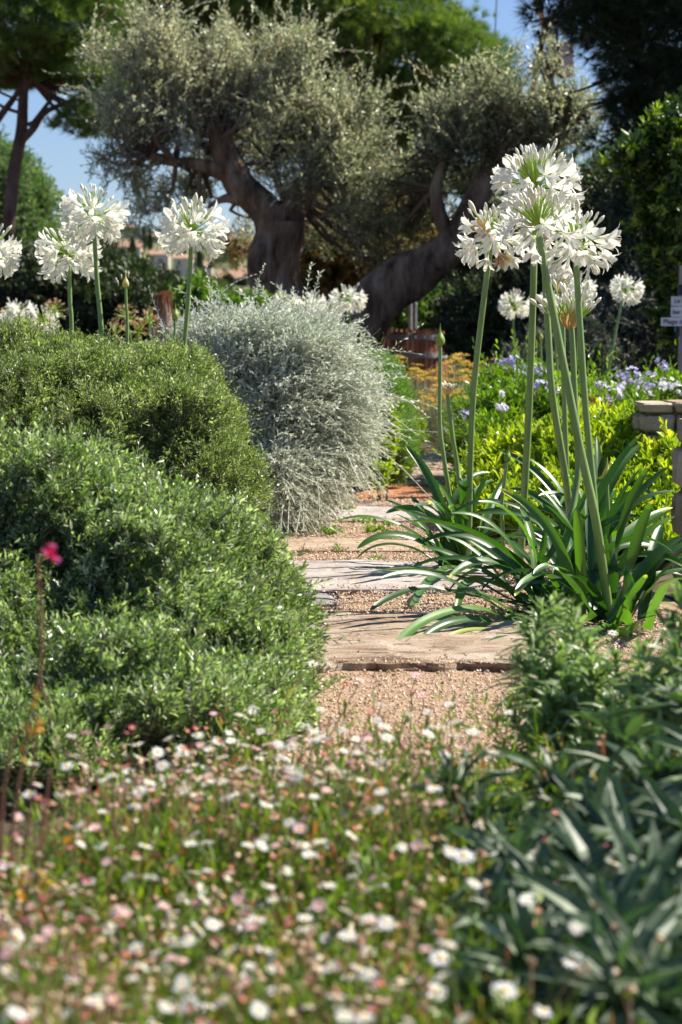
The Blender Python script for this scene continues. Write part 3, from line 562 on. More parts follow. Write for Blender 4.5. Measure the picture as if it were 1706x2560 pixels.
def ptube(mb, pts, widths, d, n=24, ns=16, rough=.12, seed=1, freq=9):
    """pts (px,py) or (px,py,d); widths in px"""
    P = smooth_path([PX(p[0], p[1], p[2] if len(p) > 2 else d) for p in pts], n)
    R = np.interp(np.linspace(0, 1, n), np.linspace(0, 1, len(widths)), widths)*.5*d/F
    tube(mb, P, R, ns, .5, rough, seed, freq=freq)
# big umbrella pine behind the olive
def trunk_a(tw, r, P):
    ptube(tw, [(960, 900, 32), (940, 500, 32), (900, 250, 32)], [60, 45, 25], 32)
    for e in P[::14]: tube(tw, smooth_path([PX(930, 420, 32), (PX(930, 420, 32)+e)/2+np.array([0, 0, -.15]), e], 6), np.linspace(.06, .02, 6), 6, .5)
puff_tree('umbrella_pine', 'huge rounded green pine crown rising behind the olive tree', [
    (560, -20, 32, 200, 150, 1.2), (800, 20, 32, 220, 160, 1.4), (960, 100, 32, 190, 140, 1.3), (1070, 160, 32, 150, 125, 1.1), (1150, 195, 31.5, 100, 95, .8), (1185, 250, 32, 75, 80, .6),
    (1020, 290, 32, 150, 120, 1.0), (880, 240, 32.5, 200, 150, 1.2), (640, 120, 33, 250, 170, 1.3), (990, 420, 33, 110, 110, .8), (930, 560, 33.5, 130, 110, .8), (350, -20, 33, 180, 140, 1.2), (420, 130, 34, 200, 180, 1.0), (760, -120, 33, 300, 120, 1.5)],
    1100, .34, 40, 20, .12, .008, M['pine'], 51, trunk_a, .8)
def trunk_b(tw, r, P):
    d = 22
    ptube(tw, [(-6, 900), (6, 700), (22, 560), (36, 430), (54, 330), (58, 255), (66, 150), (70, 40)], [38, 37, 34, 31, 29, 25, 18, 10], d, 40, 16, .06, 3)
    ptube(tw, [(56, 350), (85, 320), (108, 285), (150, 262), (205, 238), (240, 205)], [22, 18, 15, 12, 8, 4], d, 22, 10, .06, 4)
    ptube(tw, [(75, 318), (130, 245), (165, 190), (185, 120)], [12, 10, 8, 4], d, 16, 10, .06, 4)
    ptube(tw, [(-20, 320), (5, 285), (35, 245), (50, 215), (62, 150)], [20, 17, 14, 11, 8], d, 16, 10, .06, 5)
    ptube(tw, [(-30, 245), (10, 268), (50, 282)], [6, 8, 9], d, 10, 8, .06, 5)
    ptube(tw, [(-30, 215), (10, 235), (50, 252)], [5, 6, 6], d, 10, 8, .06, 5)
    ptube(tw, [(66, 312), (95, 300), (110, 290)], [10, 7, 5], d, 10, 8, .06, 5)
    ptube(tw, [(60, 230), (95, 180), (150, 130), (190, 70)], [13, 10, 7, 4], d, 12, 8, .06, 6)
    s = PX(64, 180, d)
    for e in P[::7]: tube(tw, smooth_path([s, (s+e)/2+np.array([0, 0, -.1]), e], 6), np.linspace(.025, .008, 6), 5, .5)
    o = PX(200, 240, d)
    for q in ((250, 270), (200, 300), (235, 320), (300, 300), (170, 285)): tube(tw, smooth_path([o, PX(*q, d)], 4), np.linspace(.015, .006, 4), 5, .5)
puff_tree('stone_pine', 'reddish trunked pine with forked boughs beside the pale sky gap', [
    (50, 60, 22, 170, 120, .9), (-80, 80, 22, 160, 130, .9), (170, 70, 22, 130, 120, .7), (120, -60, 22, 180, 110, .9), (210, 170, 22, 80, 80, .5), (60, 165, 22.3, 120, 60, .6), (-40, 180, 22.3, 120, 50, .6), (235, 20, 22.2, 90, 90, .5), (130, 200, 22.4, 90, 40, .4),
    (262, 285, 22, 50, 38, .3), (185, 298, 22, 42, 22, .3), (245, 320, 22, 55, 22, .3)],
    300, .17, 40, 22, .09, .0042, M['pine'], 52, trunk_b, .7, base=GX(-6, 22))
# dark pine whose boughs hang into the top right corner
def trunk_c(tw, r, P):
    d = 16
    ptube(tw, [(2350, 1100), (2300, 500), (2250, 0), (2200, -600)], [120, 110, 90, 60], d, 20, 14, .08, 3)
    s = PX(2270, 100, d)
    for q in ((1500, 60), (1480, 210), (1560, 330), (1560, 240), (1680, 150), (1650, 340), (1700, 0), (1420, 30), (1620, 60)):
        e = PX(q[0], q[1], d); tube(tw, smooth_path([s+r.normal(size=3)*.3, (s+e)/2+np.array([0, 0, .15]), e], 12), np.linspace(.05, .008, 12), 6, .5)
        for _ in range(7):
            a = e + (s-e)*r.random()*.35; b = a + np.array([-.12-.2*r.random(), r.normal()*.15, -.1*r.random()-.02]); tube(tw, smooth_path([a, b], 4), np.linspace(.008, .004, 4), 4, .5, cap=False)
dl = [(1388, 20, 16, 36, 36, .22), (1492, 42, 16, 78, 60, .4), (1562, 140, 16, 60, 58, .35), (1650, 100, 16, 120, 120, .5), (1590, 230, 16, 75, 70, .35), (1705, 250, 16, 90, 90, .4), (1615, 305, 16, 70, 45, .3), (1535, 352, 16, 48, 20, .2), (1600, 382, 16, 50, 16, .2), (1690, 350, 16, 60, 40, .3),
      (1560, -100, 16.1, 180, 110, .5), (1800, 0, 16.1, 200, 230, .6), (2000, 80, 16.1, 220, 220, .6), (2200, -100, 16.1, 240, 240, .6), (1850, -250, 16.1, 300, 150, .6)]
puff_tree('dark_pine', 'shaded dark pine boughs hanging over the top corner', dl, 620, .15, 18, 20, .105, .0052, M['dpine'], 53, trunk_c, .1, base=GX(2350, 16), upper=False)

# olive tree
def olive():
    r = np.random.default_rng(61); d = 18
    t = thing('olive_tree', GX(790, 18), 'old gnarled olive tree with forked trunk and grey green crowns', 'tree')
    tw = MB()
    ptube(tw, [(730, 960), (715, 850), (705, 760), (690, 700), (688, 640), (694, 590), (695, 555)], [190, 165, 138, 126, 128, 118, 118], d, 90, 72, .23, 7, 20)
    ptube(tw, [(668, 700), (648, 665), (655, 630), (670, 600)], [40, 62, 52, 20], d-.12, 16, 20, .12, 9, 7)
    ptube(tw, [(690, 600), (668, 540), (632, 500), (600, 465), (585, 430), (566, 395), (548, 350), (540, 300)], [100, 88, 80, 72, 66, 60, 56, 30], d, 70, 48, .22, 8, 20)
    ptube(tw, [(585, 440), (545, 425), (500, 412), (440, 405), (372, 392)], [50, 40, 32, 28, 30], d, 30, 16, .14, 10, 7)
    ptube(tw, [(600, 500), (570, 495), (540, 505), (520, 520)], [30, 22, 14, 8], d, 14, 12, .12, 10, 7)
    ptube(tw, [(705, 600), (722, 545), (745, 500), (770, 455), (775, 425), (790, 350)], [80, 72, 66, 60, 44, 20], d, 50, 36, .18, 11, 16)
    ptube(tw, [(735, 520), (700, 470), (680, 400)], [30, 22, 12], d, 14, 12, .12, 10, 7)
    tw.build('trunk', M['bark'], t, smooth=True)
    tw = MB()
    ptube(tw, [(860, 990), (880, 880), (915, 800), (965, 735), (1030, 690), (1090, 655), (1140, 600), (1175, 540), (1205, 480), (1232, 420), (1260, 350)], [150, 138, 124, 118, 112, 96, 84, 74, 64, 52, 28], d, 130, 72, .20, 12, 18)
    ptube(tw, [(1130, 600), (1100, 540), (1090, 470), (1110, 400)], [46, 36, 28, 14], d, 20, 16, .12, 13, 7)
    ptube(tw, [(1220, 440), (1290, 390), (1350, 340), (1420, 300)], [40, 30, 20, 10], d, 20, 14, .12, 14, 7)
    tw.build('leaning_trunk', M['bark'], t, smooth=True)
    def crown(lobes, n, starts, seed, nm_):
        r = np.random.default_rng(seed); Cn, R = lobes_px(lobes); R = R*np.array([.90, .9, .86])
        P, N = sample(Cn, R, n, r, .55, 1.08, inner=.60, bump=.26)
        D = nrm(N*.8 + np.array([0, 0, .8]) + .5*rdir(n, r)); L = .13 + .14*r.random(n)
        fo = MB(); tg = MB(); sh = 2
        tb = np.clip(.48 + .14*wav(P, 2.2, 9) + .1*r.normal(size=n), .05, .93)
        A, B = perp(D); P2 = np.repeat(P, sh, 0) - np.repeat(D*L[:, None]*.85, sh, 0) + .05*r.normal(size=(n*sh, 3)); D2 = nrm(np.repeat(D, sh, 0) + .45*r.normal(size=(n*sh, 3)))
        shoots(fo, P2, D2, np.repeat(L, sh), 14, .040, .0105, 48, T_DIA, np.repeat(tb, sh), r, tg, .0028, .05, .24, curve=np.tile(np.array([[0, 0, .1]]), (n*sh, 1))+.1*r.normal(size=(n*sh, 3)))
        ms = n//7; Q, Nq = sample(Cn, R, ms, r, .92, 1.0, inner=.8, bump=.2); Dq = nrm(Nq+np.array([0, 0, .7])+.3*rdir(ms, r)); shoots(fo, Q, Dq, .16+.22*r.random(ms), 20, .040, .0105, 45, T_DIA, np.clip(.62+.15*r.normal(size=ms), 0, 1), r, tg, .003, .0, .2, curve=.2*r.normal(size=(ms, 3)))
        cr = fo.build(nm_, M['olive'], t)
        S = np.array([PX(a, b, 18) for a, b in starts])
        for e in P[::9]:
            s = S[np.argmin(np.linalg.norm(S-e, axis=1))]; mid = (s+e)/2 + r.normal(size=3)*.08
            tube(tg, smooth_path([s, mid, e], 7), np.linspace(.022, .005, 7), 5, r.random(), cap=False)
        tg.build('branches', M['twig'], cr)
    crown([(330, 140, 18, 75, 55, .3), (405, 75, 18, 60, 55, .28), (375, 40, 18, 36, 26, .2), (450, 170, 18.1, 100, 80, .4), (560, 190, 18.2, 100, 85, .4), (670, 160, 18.1, 80, 70, .35), (755, 105, 18, 55, 50, .3), (700, 95, 18.1, 40, 35, .2), (330, 280, 18, 90, 80, .4), (450, 290, 18.1, 120, 85, .4), (590, 290, 18.3, 120, 85, .4),
           (720, 260, 18, 115, 90, .45), (830, 250, 18, 80, 70, .35), (830, 360, 17.9, 110, 95, .45), (925, 235, 18, 36, 30, .2), (900, 330, 18, 60, 60, .3), (560, 95, 18.3, 50, 36, .3), (265, 385, 18, 38, 24, .2), (345, 425, 18.1, 50, 28, .3), (385, 488, 18.3, 60, 24, .3), (345, 548, 18.2, 24, 12, .15), (480, 455, 18.6, 60, 36, .3), (860, 470, 18.0, 90, 75, .4), (930, 540, 18.4, 70, 60, .35),
           (680, 380, 18.4, 110, 60, .35), (560, 380, 18.6, 90, 45, .3), (810, 560, 18.7, 60, 45, .3), (620, 560, 18.6, 26, 24, .2), (270, 240, 18, 28, 24, .2), (240, 105, 18, 34, 16, .15), (960, 630, 18.6, 60, 45, .3), (730, 430, 17.8, 60, 40, .25)],
          2250, [(372, 392), (440, 405), (500, 412), (545, 350), (560, 395), (585, 430), (620, 490), (775, 430), (790, 350), (745, 500), (680, 400)], 71, 'crown')
    crown([(1140, 270, 18, 80, 65, .35), (1250, 235, 18, 80, 60, .35), (1205, 180, 18, 42, 28, .22), (1350, 245, 18, 75, 50, .35), (1425, 250, 18, 50, 36, .28), (1482, 240, 18, 18, 14, .1), (1130, 350, 18.1, 90, 70, .4), (1250, 330, 18.2, 90, 65, .4), (1360, 320, 18.1, 80, 50, .35), (1425, 350, 18, 34, 18, .2), (1070, 440, 18.4, 85, 65, .35), (1040, 540, 18.6, 75, 65, .35),
           (1355, 120, 17.8, 28, 36, .12), (1340, 165, 17.8, 12, 22, .06), (1440, 150, 18, 7, 10, .05), (1180, 440, 18.5, 60, 45, .3), (1480, 300, 18, 28, 20, .2), (960, 430, 18.5, 60, 60, .3)],
          1200, [(1232, 420), (1205, 480), (1110, 400), (1090, 470), (1290, 390), (1350, 340), (1420, 300), (1260, 350)], 72, 'crown')
olive()

def leafy(name, label, lobes, n, ll, lw, mat, seed, T=T_DIA, L=.2, k=10, sh=2, cat='tree', group=None, trunk=None, up=.4, bark=None, base=None, inner_n=0, tb=.5, tv=.15, rin=.6, twr=.003, zmin=.05, tilt=(0, 0, 0), cl=.08):
    r = np.random.default_rng(seed); Cn, R = lobes_px(lobes)
    P, N = sample(Cn, R, n, r, rin, 1.0, inner=.65, zmin=zmin, bump=.14)
    D = nrm(N*.8 + np.array([0, 0, up]) + np.array(tilt) + .5*rdir(n, r))
    base = np.array([Cn[:, 0].mean(), Cn[:, 1].mean(), 0]) if base is None else base
    t = thing(name, base, label, cat, group); fo = MB(); tw = MB()
    P2 = np.repeat(P, sh, 0) + cl*r.normal(size=(n*sh, 3)); D2 = nrm(np.repeat(D, sh, 0)+.4*r.normal(size=(n*sh, 3)))
    tc = np.clip(tb + tv*r.normal(size=n) + .1*wav(P, 3, 2), 0, 1)
    L2 = L*(.6+.7*r.random(n*sh)); P2 = P2 - D2*(L2*.8)[:, None]
    shoots(fo, P2, D2, L2, k, ll, lw, 52, T, np.repeat(tc, sh), r, tw, twr)
    if inner_n:
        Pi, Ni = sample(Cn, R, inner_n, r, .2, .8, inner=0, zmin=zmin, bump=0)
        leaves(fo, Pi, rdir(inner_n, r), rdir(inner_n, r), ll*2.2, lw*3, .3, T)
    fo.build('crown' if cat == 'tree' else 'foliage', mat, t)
    if trunk:
        for pts, wd in trunk: ptube(tw, pts, wd, lobes[0][2], 16, 10, .1)
        s = PX(*trunk[0][0][-1], lobes[0][2])
    else: s = base
    for e in P[::max(1, n//14)]: tube(tw, smooth_path([s, (s+e)/2 + r.normal(size=3)*.05, e], 6), np.linspace(max(R.max()*.05, .004), .004, 6), 5, .3, cap=False)
    tw.build('trunk' if cat == 'tree' else 'stems', bark or M['twig'], t, smooth=True)
    return t
# trees and shrubs of the middle distance
leafy('leafy_tree', 'light green bushy tree behind the reddish pine trunk', [(30, 470, 28, 80, 80, .8), (50, 580, 28, 80, 100, .9), (95, 500, 28, 36, 40, .4), (-30, 520, 28, 100, 160, .9), (80, 660, 28, 80, 90, .8), (15, 400, 28, 25, 30, .4)],
      2600, .06, .022, M['midtree'], 81, L=.2, k=12, trunk=[([(40, 900), (45, 700), (50, 560)], [24, 18, 10])], inner_n=4000, twr=.005, base=GX(40, 28))
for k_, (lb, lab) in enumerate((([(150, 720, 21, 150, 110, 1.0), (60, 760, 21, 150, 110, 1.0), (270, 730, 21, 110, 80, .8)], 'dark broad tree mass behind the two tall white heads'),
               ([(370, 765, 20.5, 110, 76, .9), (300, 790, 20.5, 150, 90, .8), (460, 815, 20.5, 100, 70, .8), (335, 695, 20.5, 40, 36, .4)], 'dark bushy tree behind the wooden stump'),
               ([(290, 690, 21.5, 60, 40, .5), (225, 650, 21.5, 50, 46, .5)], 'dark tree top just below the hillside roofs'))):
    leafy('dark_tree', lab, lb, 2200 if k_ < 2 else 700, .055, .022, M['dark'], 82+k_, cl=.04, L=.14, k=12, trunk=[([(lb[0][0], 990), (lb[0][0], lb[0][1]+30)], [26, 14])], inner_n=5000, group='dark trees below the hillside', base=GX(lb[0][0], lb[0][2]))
leafy('vine_shrub', 'bright broad leaved vine shrub behind the tallest left stem', [(520, 765, 14, 60, 28, .3), (600, 780, 14, 80, 24, .3), (492, 728, 14, 20, 28, .2), (660, 775, 14.2, 60, 24, .3), (470, 790, 14, 50, 40, .3)], 520, .036, .026, M['vine'], 86, T=T_LEF, cl=.03, L=.07, k=8, cat='shrub', inner_n=700)
leafy('rusty_shrub', 'rust brown and olive leaved shrub between the two olive trunks', [(830, 620, 19.6, 110, 120, .6), (930, 590, 19.6, 110, 110, .6), (800, 700, 19.6, 90, 70, .5), (1010, 590, 19.8, 100, 70, .5), (890, 520, 19.8, 120, 80, .5), (606, 610, 20, 10, 24, .1)], 2600, .045, .016, M['brownleaf'], 87, L=.2, k=12, cat='shrub', inner_n=3000, tb=.5, tv=.25)
leafy('bright_shrub', 'bright green leafy shrub behind the barrel press', [(1080, 800, 22, 75, 45, .4), (1010, 790, 22, 60, 45, .4), (1130, 790, 22, 50, 45, .4), (960, 830, 22, 50, 40, .4)], 900, .045, .028, M['vine'], 88, T=T_LEF, L=.18, k=9, cat='shrub', inner_n=900, tb=.3)
leafy('pale_shrub', 'greyish leafed shrub below the leaning olive trunk', [(1150, 720, 23, 90, 90, .5), (1200, 640, 23, 80, 80, .5), (1100, 745, 23, 70, 50, .4)], 1300, .045, .015, M['olive'], 89, L=.2, k=11, cat='shrub', inner_n=1400, tb=.35)
DT = 'dark shaded shrubs behind the white flowers'
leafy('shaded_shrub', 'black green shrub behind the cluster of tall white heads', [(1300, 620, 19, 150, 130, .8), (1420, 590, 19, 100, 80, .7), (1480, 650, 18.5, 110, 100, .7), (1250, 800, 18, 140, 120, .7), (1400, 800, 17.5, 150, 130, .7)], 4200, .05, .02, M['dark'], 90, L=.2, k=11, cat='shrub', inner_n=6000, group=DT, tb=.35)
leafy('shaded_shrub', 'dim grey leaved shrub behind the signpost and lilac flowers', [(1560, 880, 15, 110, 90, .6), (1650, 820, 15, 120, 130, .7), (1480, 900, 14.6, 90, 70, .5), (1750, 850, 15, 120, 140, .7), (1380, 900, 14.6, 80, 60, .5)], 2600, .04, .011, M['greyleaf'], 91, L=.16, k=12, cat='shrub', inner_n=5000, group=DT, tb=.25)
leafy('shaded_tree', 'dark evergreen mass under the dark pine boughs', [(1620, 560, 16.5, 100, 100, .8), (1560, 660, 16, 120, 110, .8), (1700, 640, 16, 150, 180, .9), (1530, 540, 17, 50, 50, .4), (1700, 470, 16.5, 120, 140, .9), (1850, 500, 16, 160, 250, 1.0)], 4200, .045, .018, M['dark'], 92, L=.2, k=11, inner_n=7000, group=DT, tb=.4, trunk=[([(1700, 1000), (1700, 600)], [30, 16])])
leafy('arbutus_bush', 'evergreen at the frame edge with bright sunlit yellow green tips', [(1690, 320, 13, 55, 55, .3), (1710, 420, 13, 90, 110, .5), (1640, 360, 13, 50, 36, .25), (1580, 385, 12.8, 40, 22, .15), (1670, 520, 13, 70, 100, .5), (1700, 640, 13, 80, 90, .5), (1630, 430, 13, 50, 50, .25), (1740, 780, 13, 90, 110, .45)], 1500, .042, .018, M['arbutus'], 93, T=T_LEF, L=.10, k=11, cat='shrub', inner_n=3500, base=GX(1900, 13), tb=.55, tv=.3, cl=.03)
leafy('young_oak', 'thin dark lobed leaf oak sprig against the blue sky', [(1475, 440, 17, 32, 26, .2), (1500, 470, 17, 26, 24, .2), (1460, 480, 17, 26, 26, .2), (1475, 530, 17, 36, 40, .3)], 150, .05, .03, M['dark'], 94, L=.12, k=6, cat='tree', sh=1, trunk=[([(1500, 990), (1490, 700), (1480, 520)], [12, 9, 5])], base=GX(1500, 17))
puff_tree('young_pine', 'pale green upright pine shoots between oak sprig and dark pine', [(1560, 440, 17.8, 45, 55, .3), (1530, 470, 17.8, 30, 60, .3), (1590, 500, 17.8, 60, 60, .4)], 60, .16, 22, 22, .10, .005, M['midtree'], 95, lambda tw, r, P: ptube(tw, [(1570, 990), (1565, 600), (1560, 450)], [16, 12, 5], 17.8), 1.4, base=GX(1570, 17.8))

# ---------------------------------------------------------------- agapanthus
def rot_to(d, roll=0.0):
    q = Vector(d).to_track_quat('Z', 'Y').to_matrix(); return q @ Matrix.Rotation(roll, 3, 'Z')
def floret_mesh(seed, openness, L=.038):
    """trumpet pointing to +Z from the origin: tube, then six tepals, stamens"""
    r = np.random.default_rng(seed); mb = MB()
    for k in range(6):
        az = k*PI/3 + r.normal()*.06; c, s = math.cos(az), math.sin(az); wd = (.0105 if k % 2 else .0130)*(.9+.2*r.random())
        op = openness*(.85+.3*r.random())
        st = [(0, .0015, .0012), (.25, .0030, .0026), (.45, .0048+.002*op, .0050), (.65, .0080+.005*op, wd), (.85, .0115+.009*op, wd*.95), (1.0-.10*op, .0140+.014*op, wd*.25)]
        V = []
        for (u, rad, hw) in st:
            z = u*L
            for q in (-1, 0, 1):
                rr = rad + (.0010 if q == 0 else 0); V.append([rr*c - q*hw*.5*s, rr*s + q*hw*.5*c, z])
        fs = np.array([f for i in range(5) for f in ([3*i, 3*i+1, 3*i+4, 3*i+3], [3*i+1, 3*i+2, 3*i+5, 3*i+4])])
        mb.add(np.array(V), fs, .3+.6*r.random())
    for k in range(5):
        az = k*1.2566+.3; e = np.array([.006*math.cos(az), .006*math.sin(az), L*(.84+.12*r.random())])
        tube(mb, smooth_path([[0, 0, .01], e*.6, e], 4), .0004, 3, .5, cap=False); tube(mb, [e, e+np.array([.001, .001, .0015])], .0009, 4, .2, mi=1)
    o = mb.build('floret', [M['petal'], M['stamen']], smooth=True); me = o.data; bpy.data.objects.remove(o); return me
def bud_mesh(L, Rm, seed):
    mb = MB(); z = np.linspace(0, 1, 8); R = Rm*np.array([.25, .34, .45, .7, .95, 1.0, .72, .12])
    tube(mb, np.stack([0*z, .02*L*np.sin(z*3), z*L], -1), R, 8, .3+.5*(seed % 2))
    o = mb.build('bud', M['bud'], smooth=True); me = o.data; bpy.data.objects.remove(o); return me
FLO = [floret_mesh(s, op) for s, op in ((1, 1.0), (2, .75), (3, 1.15), (4, .5), (5, .9), (6, .3))]
FLO.append(FLO[3].copy()); FLO[-1].materials.clear(); FLO[-1].materials.append(M['dryhead']); FLO[-1].materials.append(M['dryhead'])
BUD = [bud_mesh(.022, .0032, 1), bud_mesh(.026, .0036, 2), bud_mesh(.019, .0028, 3), bud_mesh(.040, .0052, 4)]
def child(me, name, parent, loc, q, s):
    o = bpy.data.objects.new(name, me); COL.objects.link(o); o.parent = parent
    o.matrix_local = Matrix.Translation([float(v) for v in loc]) @ q.to_4x4() @ Matrix.Scale(float(s), 4)
    return o
GA = 'white agapanthus flowers on tall stems'
def stalk(path, wpx, d0, name, label, group=None, wtop=None):
    """path: px,py,(d). first point is the top, last the foot on the ground"""
    P = np.array([PX(p[0], p[1], p[2] if len(p) > 2 else d0) for p in path]); P[-1][2] = max(P[-1][2], 0)
    t = thing(name, [P[-1][0], P[-1][1], 0], label, 'flower', group)
    Ps = smooth_path(P[::-1], 40); mb = MB(); w0 = wpx*d0/F/2
    tube(mb, Ps, np.linspace(w0, (wtop or wpx*.72)*d0/F/2, 40), 12, .5); mb.build('stem', M['agstem'], t, smooth=True)
    return t, P[0], nrm(P[0]-P[1])
def head(t, c, ax, s, seed, nfl=34, nbud=26, up_split=.62, merged=False, droop=.25, ped=.056):
    nfl = int(nfl*.8); nbud = int(nbud*1.25)
    """umbel centred on c: buds stand up in the middle, open florets around and below"""
    r = np.random.default_rng(seed); loc0 = np.array(t.location); A, B = perp(ax[None]); A = A[0]; B = B[0]
    pm = MB(); fm = MB(); bm = MB()
    items = [(0, k) for k in range(nfl)] + [(1, k) for k in range(nbud)]
    for kind, k in items:
        if kind == 0: th = math.radians(55 + 80*((k+.5)/nfl)**.9) + r.normal()*.12
        else: th = math.radians(58*math.sqrt((k+.5)/nbud)) + r.normal()*.08
        az = k*2.39996 + r.normal()*.15 + kind
        d = ax*math.cos(th) + (A*math.cos(az)+B*math.sin(az))*math.sin(th)
        L = s*(ped*(.7+.3*r.random()) if kind == 0 else ped*(.8+.5*r.random()))
        dd = nrm(d + np.array([0, 0, .22 if kind else .12]))
        e = c + dd*L; end = nrm(d + np.array([0, 0, .35])) if kind else nrm(d + np.array([0, 0, -droop*(.3+1.2*r.random())]))
        tube(pm, smooth_path([c + d*.004, c+dd*L*.5+np.array([0, 0, .002]), e], 5), np.array([.0011, .0011, .0011, .0012, .0014])*s*1.05, 5, .3+.6*r.random(), cap=False)
        if kind: me = BUD[int(r.choice(4, p=[.36, .34, .25, .05]))]; sc = s*(.8+.4*r.random())
        else: me = FLO[int(r.choice(7, p=[.24, .20, .20, .12, .14, .08, .02]))] if r.random() > .09 else BUD[3]; sc = s*(.8+.4*r.random())
        q = rot_to(end, r.random()*6)
        if merged:
            V = np.empty(len(me.vertices)*3); me.vertices.foreach_get('co', V); V = V.reshape(-1, 3)@np.array(q).T*sc + e
            fs = {}
            for p in me.polygons: fs.setdefault(len(p.vertices), []).append(list(p.vertices))
            (bm if me in BUD else fm).add(V, [np.array(v) for v in fs.values()], .6)
        else: child(me, 'bud' if me in BUD else 'floret', t, e-loc0, q, sc)
    tube(pm, [c-ax*.006, c, c+ax*.006], np.array([.003, .006, .004])*s, 8, .3)
    pm.build('pedicels', M['pedi'], t)
    if fm.n: fm.build('florets', M['petal'], t, smooth=True)
    if bm.n: bm.build('buds', M['bud'], t, smooth=True)
def spathe(t, c, ax, s, tint, open_=0.0, seed=0, name='sheath'):
    """closed or splitting papery bud: pointed onion shape"""
    mb = MB(); z = np.linspace(0, 1, 14); R = s*.22*np.interp(z, [0, .07, .2, .36, .5, .62, .8, 1], [.35, .75, 1.0, .92, .58, .28, .13, .03])
    A, B = perp(ax[None]); P = c + ax*(z*s)[:, None] + A[0]*(s*.05*np.sin(z*3)*seed)[:, None]
    tube(mb, P, R, 12, tint, .05, seed+1); return mb.build(name, M['spathe'], t, smooth=True)
# the tall flowers at the right
def flower(path, w, d, s, label, seed, name='agapanthus_flower', **k):
    t, c, ax = stalk(path, w, d, name, label, GA); head(t, c, ax, s, seed, **k); return t
flower([(1340, 472, 5.9), (1336, 645, 5.9), (1324, 1000, 5.95), (1303, 1375, 6.0), (1298, 1475, 6.0)], 21, 5.9, 1.28, 'tallest white head, widest, full of upright buds', 101, nfl=36, nbud=44)
flower([(1232, 600, 6.3), (1224, 640, 6.3), (1183, 1000, 6.35), (1172, 1355, 6.4), (1170, 1440, 6.45)], 18, 6.3, 1.12, 'white head at the left of the tall cluster on a leaning stem', 102, nfl=40, nbud=20)
flower([(1347, 570, 5.2), (1360, 660, 5.2), (1427, 1000, 5.2), (1450, 1118, 5.2), (1491, 1308, 5.2), (1527, 1565, 5.25)], 24, 5.2, 1.05, 'front white head whose thick stem leans down to the right', 103, nfl=16, nbud=40, droop=.35)
flower([(1440, 618, 5.4), (1442, 680, 5.4), (1463, 1000, 5.4), (1486, 1247, 5.4), (1492, 1400, 5.4), (1497, 1560, 5.45)], 20, 5.4, 1.05, 'white head at the right of the cluster with long side buds', 104, nfl=30, nbud=20, droop=.45)
flower([(1380, 560, 5.8), (1363, 649, 5.8), (1372, 850, 5.8), (1383, 1000, 5.8), (1420, 1236, 5.85), (1440, 1480, 5.95)], 20, 5.8, .95, 'white head hidden in the middle of the tall cluster', 105, nfl=30, nbud=14)
# opening buds
def opening(path, w, d, s, label, seed, n=34, tint=.45, th_max=55, brown=True, pl=1.0):
    t, c, ax = stalk(path, w, d, 'opening_flower', label, 'half open agapanthus buds'); r = np.random.default_rng(seed); A, B = perp(ax[None]); A = A[0]; B = B[0]
    pm = MB(); loc0 = np.array(t.location)
    for k in range(n):
        th = math.radians(th_max*math.sqrt((k+.5)/n)); az = k*2.4
        dd = nrm(ax*math.cos(th)+(A*math.cos(az)+B*math.sin(az))*math.sin(th)+np.array([0, 0, .1])); L = s*pl*(.040+.030*r.random()); e = c+dd*L
        tube(pm, [c, e], .0011*s, 4, .5, cap=False); child(BUD[int(r.integers(3))], 'bud', t, e-loc0, rot_to(nrm(dd+np.array([0, 0, .25]))), s*(.8+.4*r.random()))
    pm.build('pedicels', M['pedi'], t)
    if brown:   # the split sheath still hangs round the buds
        for sg, tt in ((-1, tint+.35), (1, tint)):
            mb = MB(); u = np.linspace(-1.1, 1.1, 9); V = []
            for h_, rr in ((0, .006), (.010, .018), (.022, .023), (.034, .020)):
                for a in u: V.append(c + (A*math.cos(a)*sg + B*math.sin(a))*rr*s*1.05 + ax*(h_*s - .004*abs(a)))
            i = np.arange(3)[:, None]*9+np.arange(8)[None]; mb.add(np.array(V), np.stack([i, i+1, i+10, i+9], -1).reshape(-1, 4), tt); mb.build('sheath', M['spathe'], t, smooth=True)
opening([(1428, 818, 5.6), (1431, 850, 5.6), (1438, 1000, 5.6), (1445, 1180, 5.6), (1420, 1330, 5.55), (1393, 1463, 5.5), (1388, 1530, 5.5)], 19, 5.6, 1.25, 'half open bud head in a brown papery sheath under the tall heads', 111, 64, .6, 62)
opening([(1403, 728, 7.0), (1406, 760, 7.0), (1410, 950, 7.0), (1418, 1200, 7.0), (1422, 1375, 7.0)], 15, 7.0, 1.0, 'green tinged cluster of tight buds just above the brown sheathed one', 112, 50, .3, 56, pl=.7)
opening([(1120, 985, 6.9), (1123, 1010, 6.9), (1133, 1100, 6.9), (1147, 1184, 6.9), (1160, 1300, 6.8), (1168, 1400, 6.8)], 14, 6.9, .85, 'short yellow bud cluster opening beside the closed tall bud', 113, 34, .55, 62, pl=.32)
def closed(path, w, d, s, label, tint, seed, brownish=0):
    t, c, ax = stalk(path, w, d, 'closed_bud', label, 'closed agapanthus buds'); spathe(t, c, ax, s, tint, seed=seed); return t
closed([(1101, 865, 6.7), (1101, 900, 6.7), (1100, 1050, 6.7), (1108, 1130, 6.7), (1127, 1260, 6.7), (1135, 1400, 6.75)], 12, 6.7, .062, 'tall green onion shaped bud beside the barrel press', .1, 2)
closed([(1268, 1155, 6.2), (1262, 1200, 6.2), (1255, 1260, 6.2), (1258, 1350, 6.2), (1264, 1450, 6.25)], 11, 6.2, .045, 'low grey green bud tipped like a beak before the hedge', .0, 3)
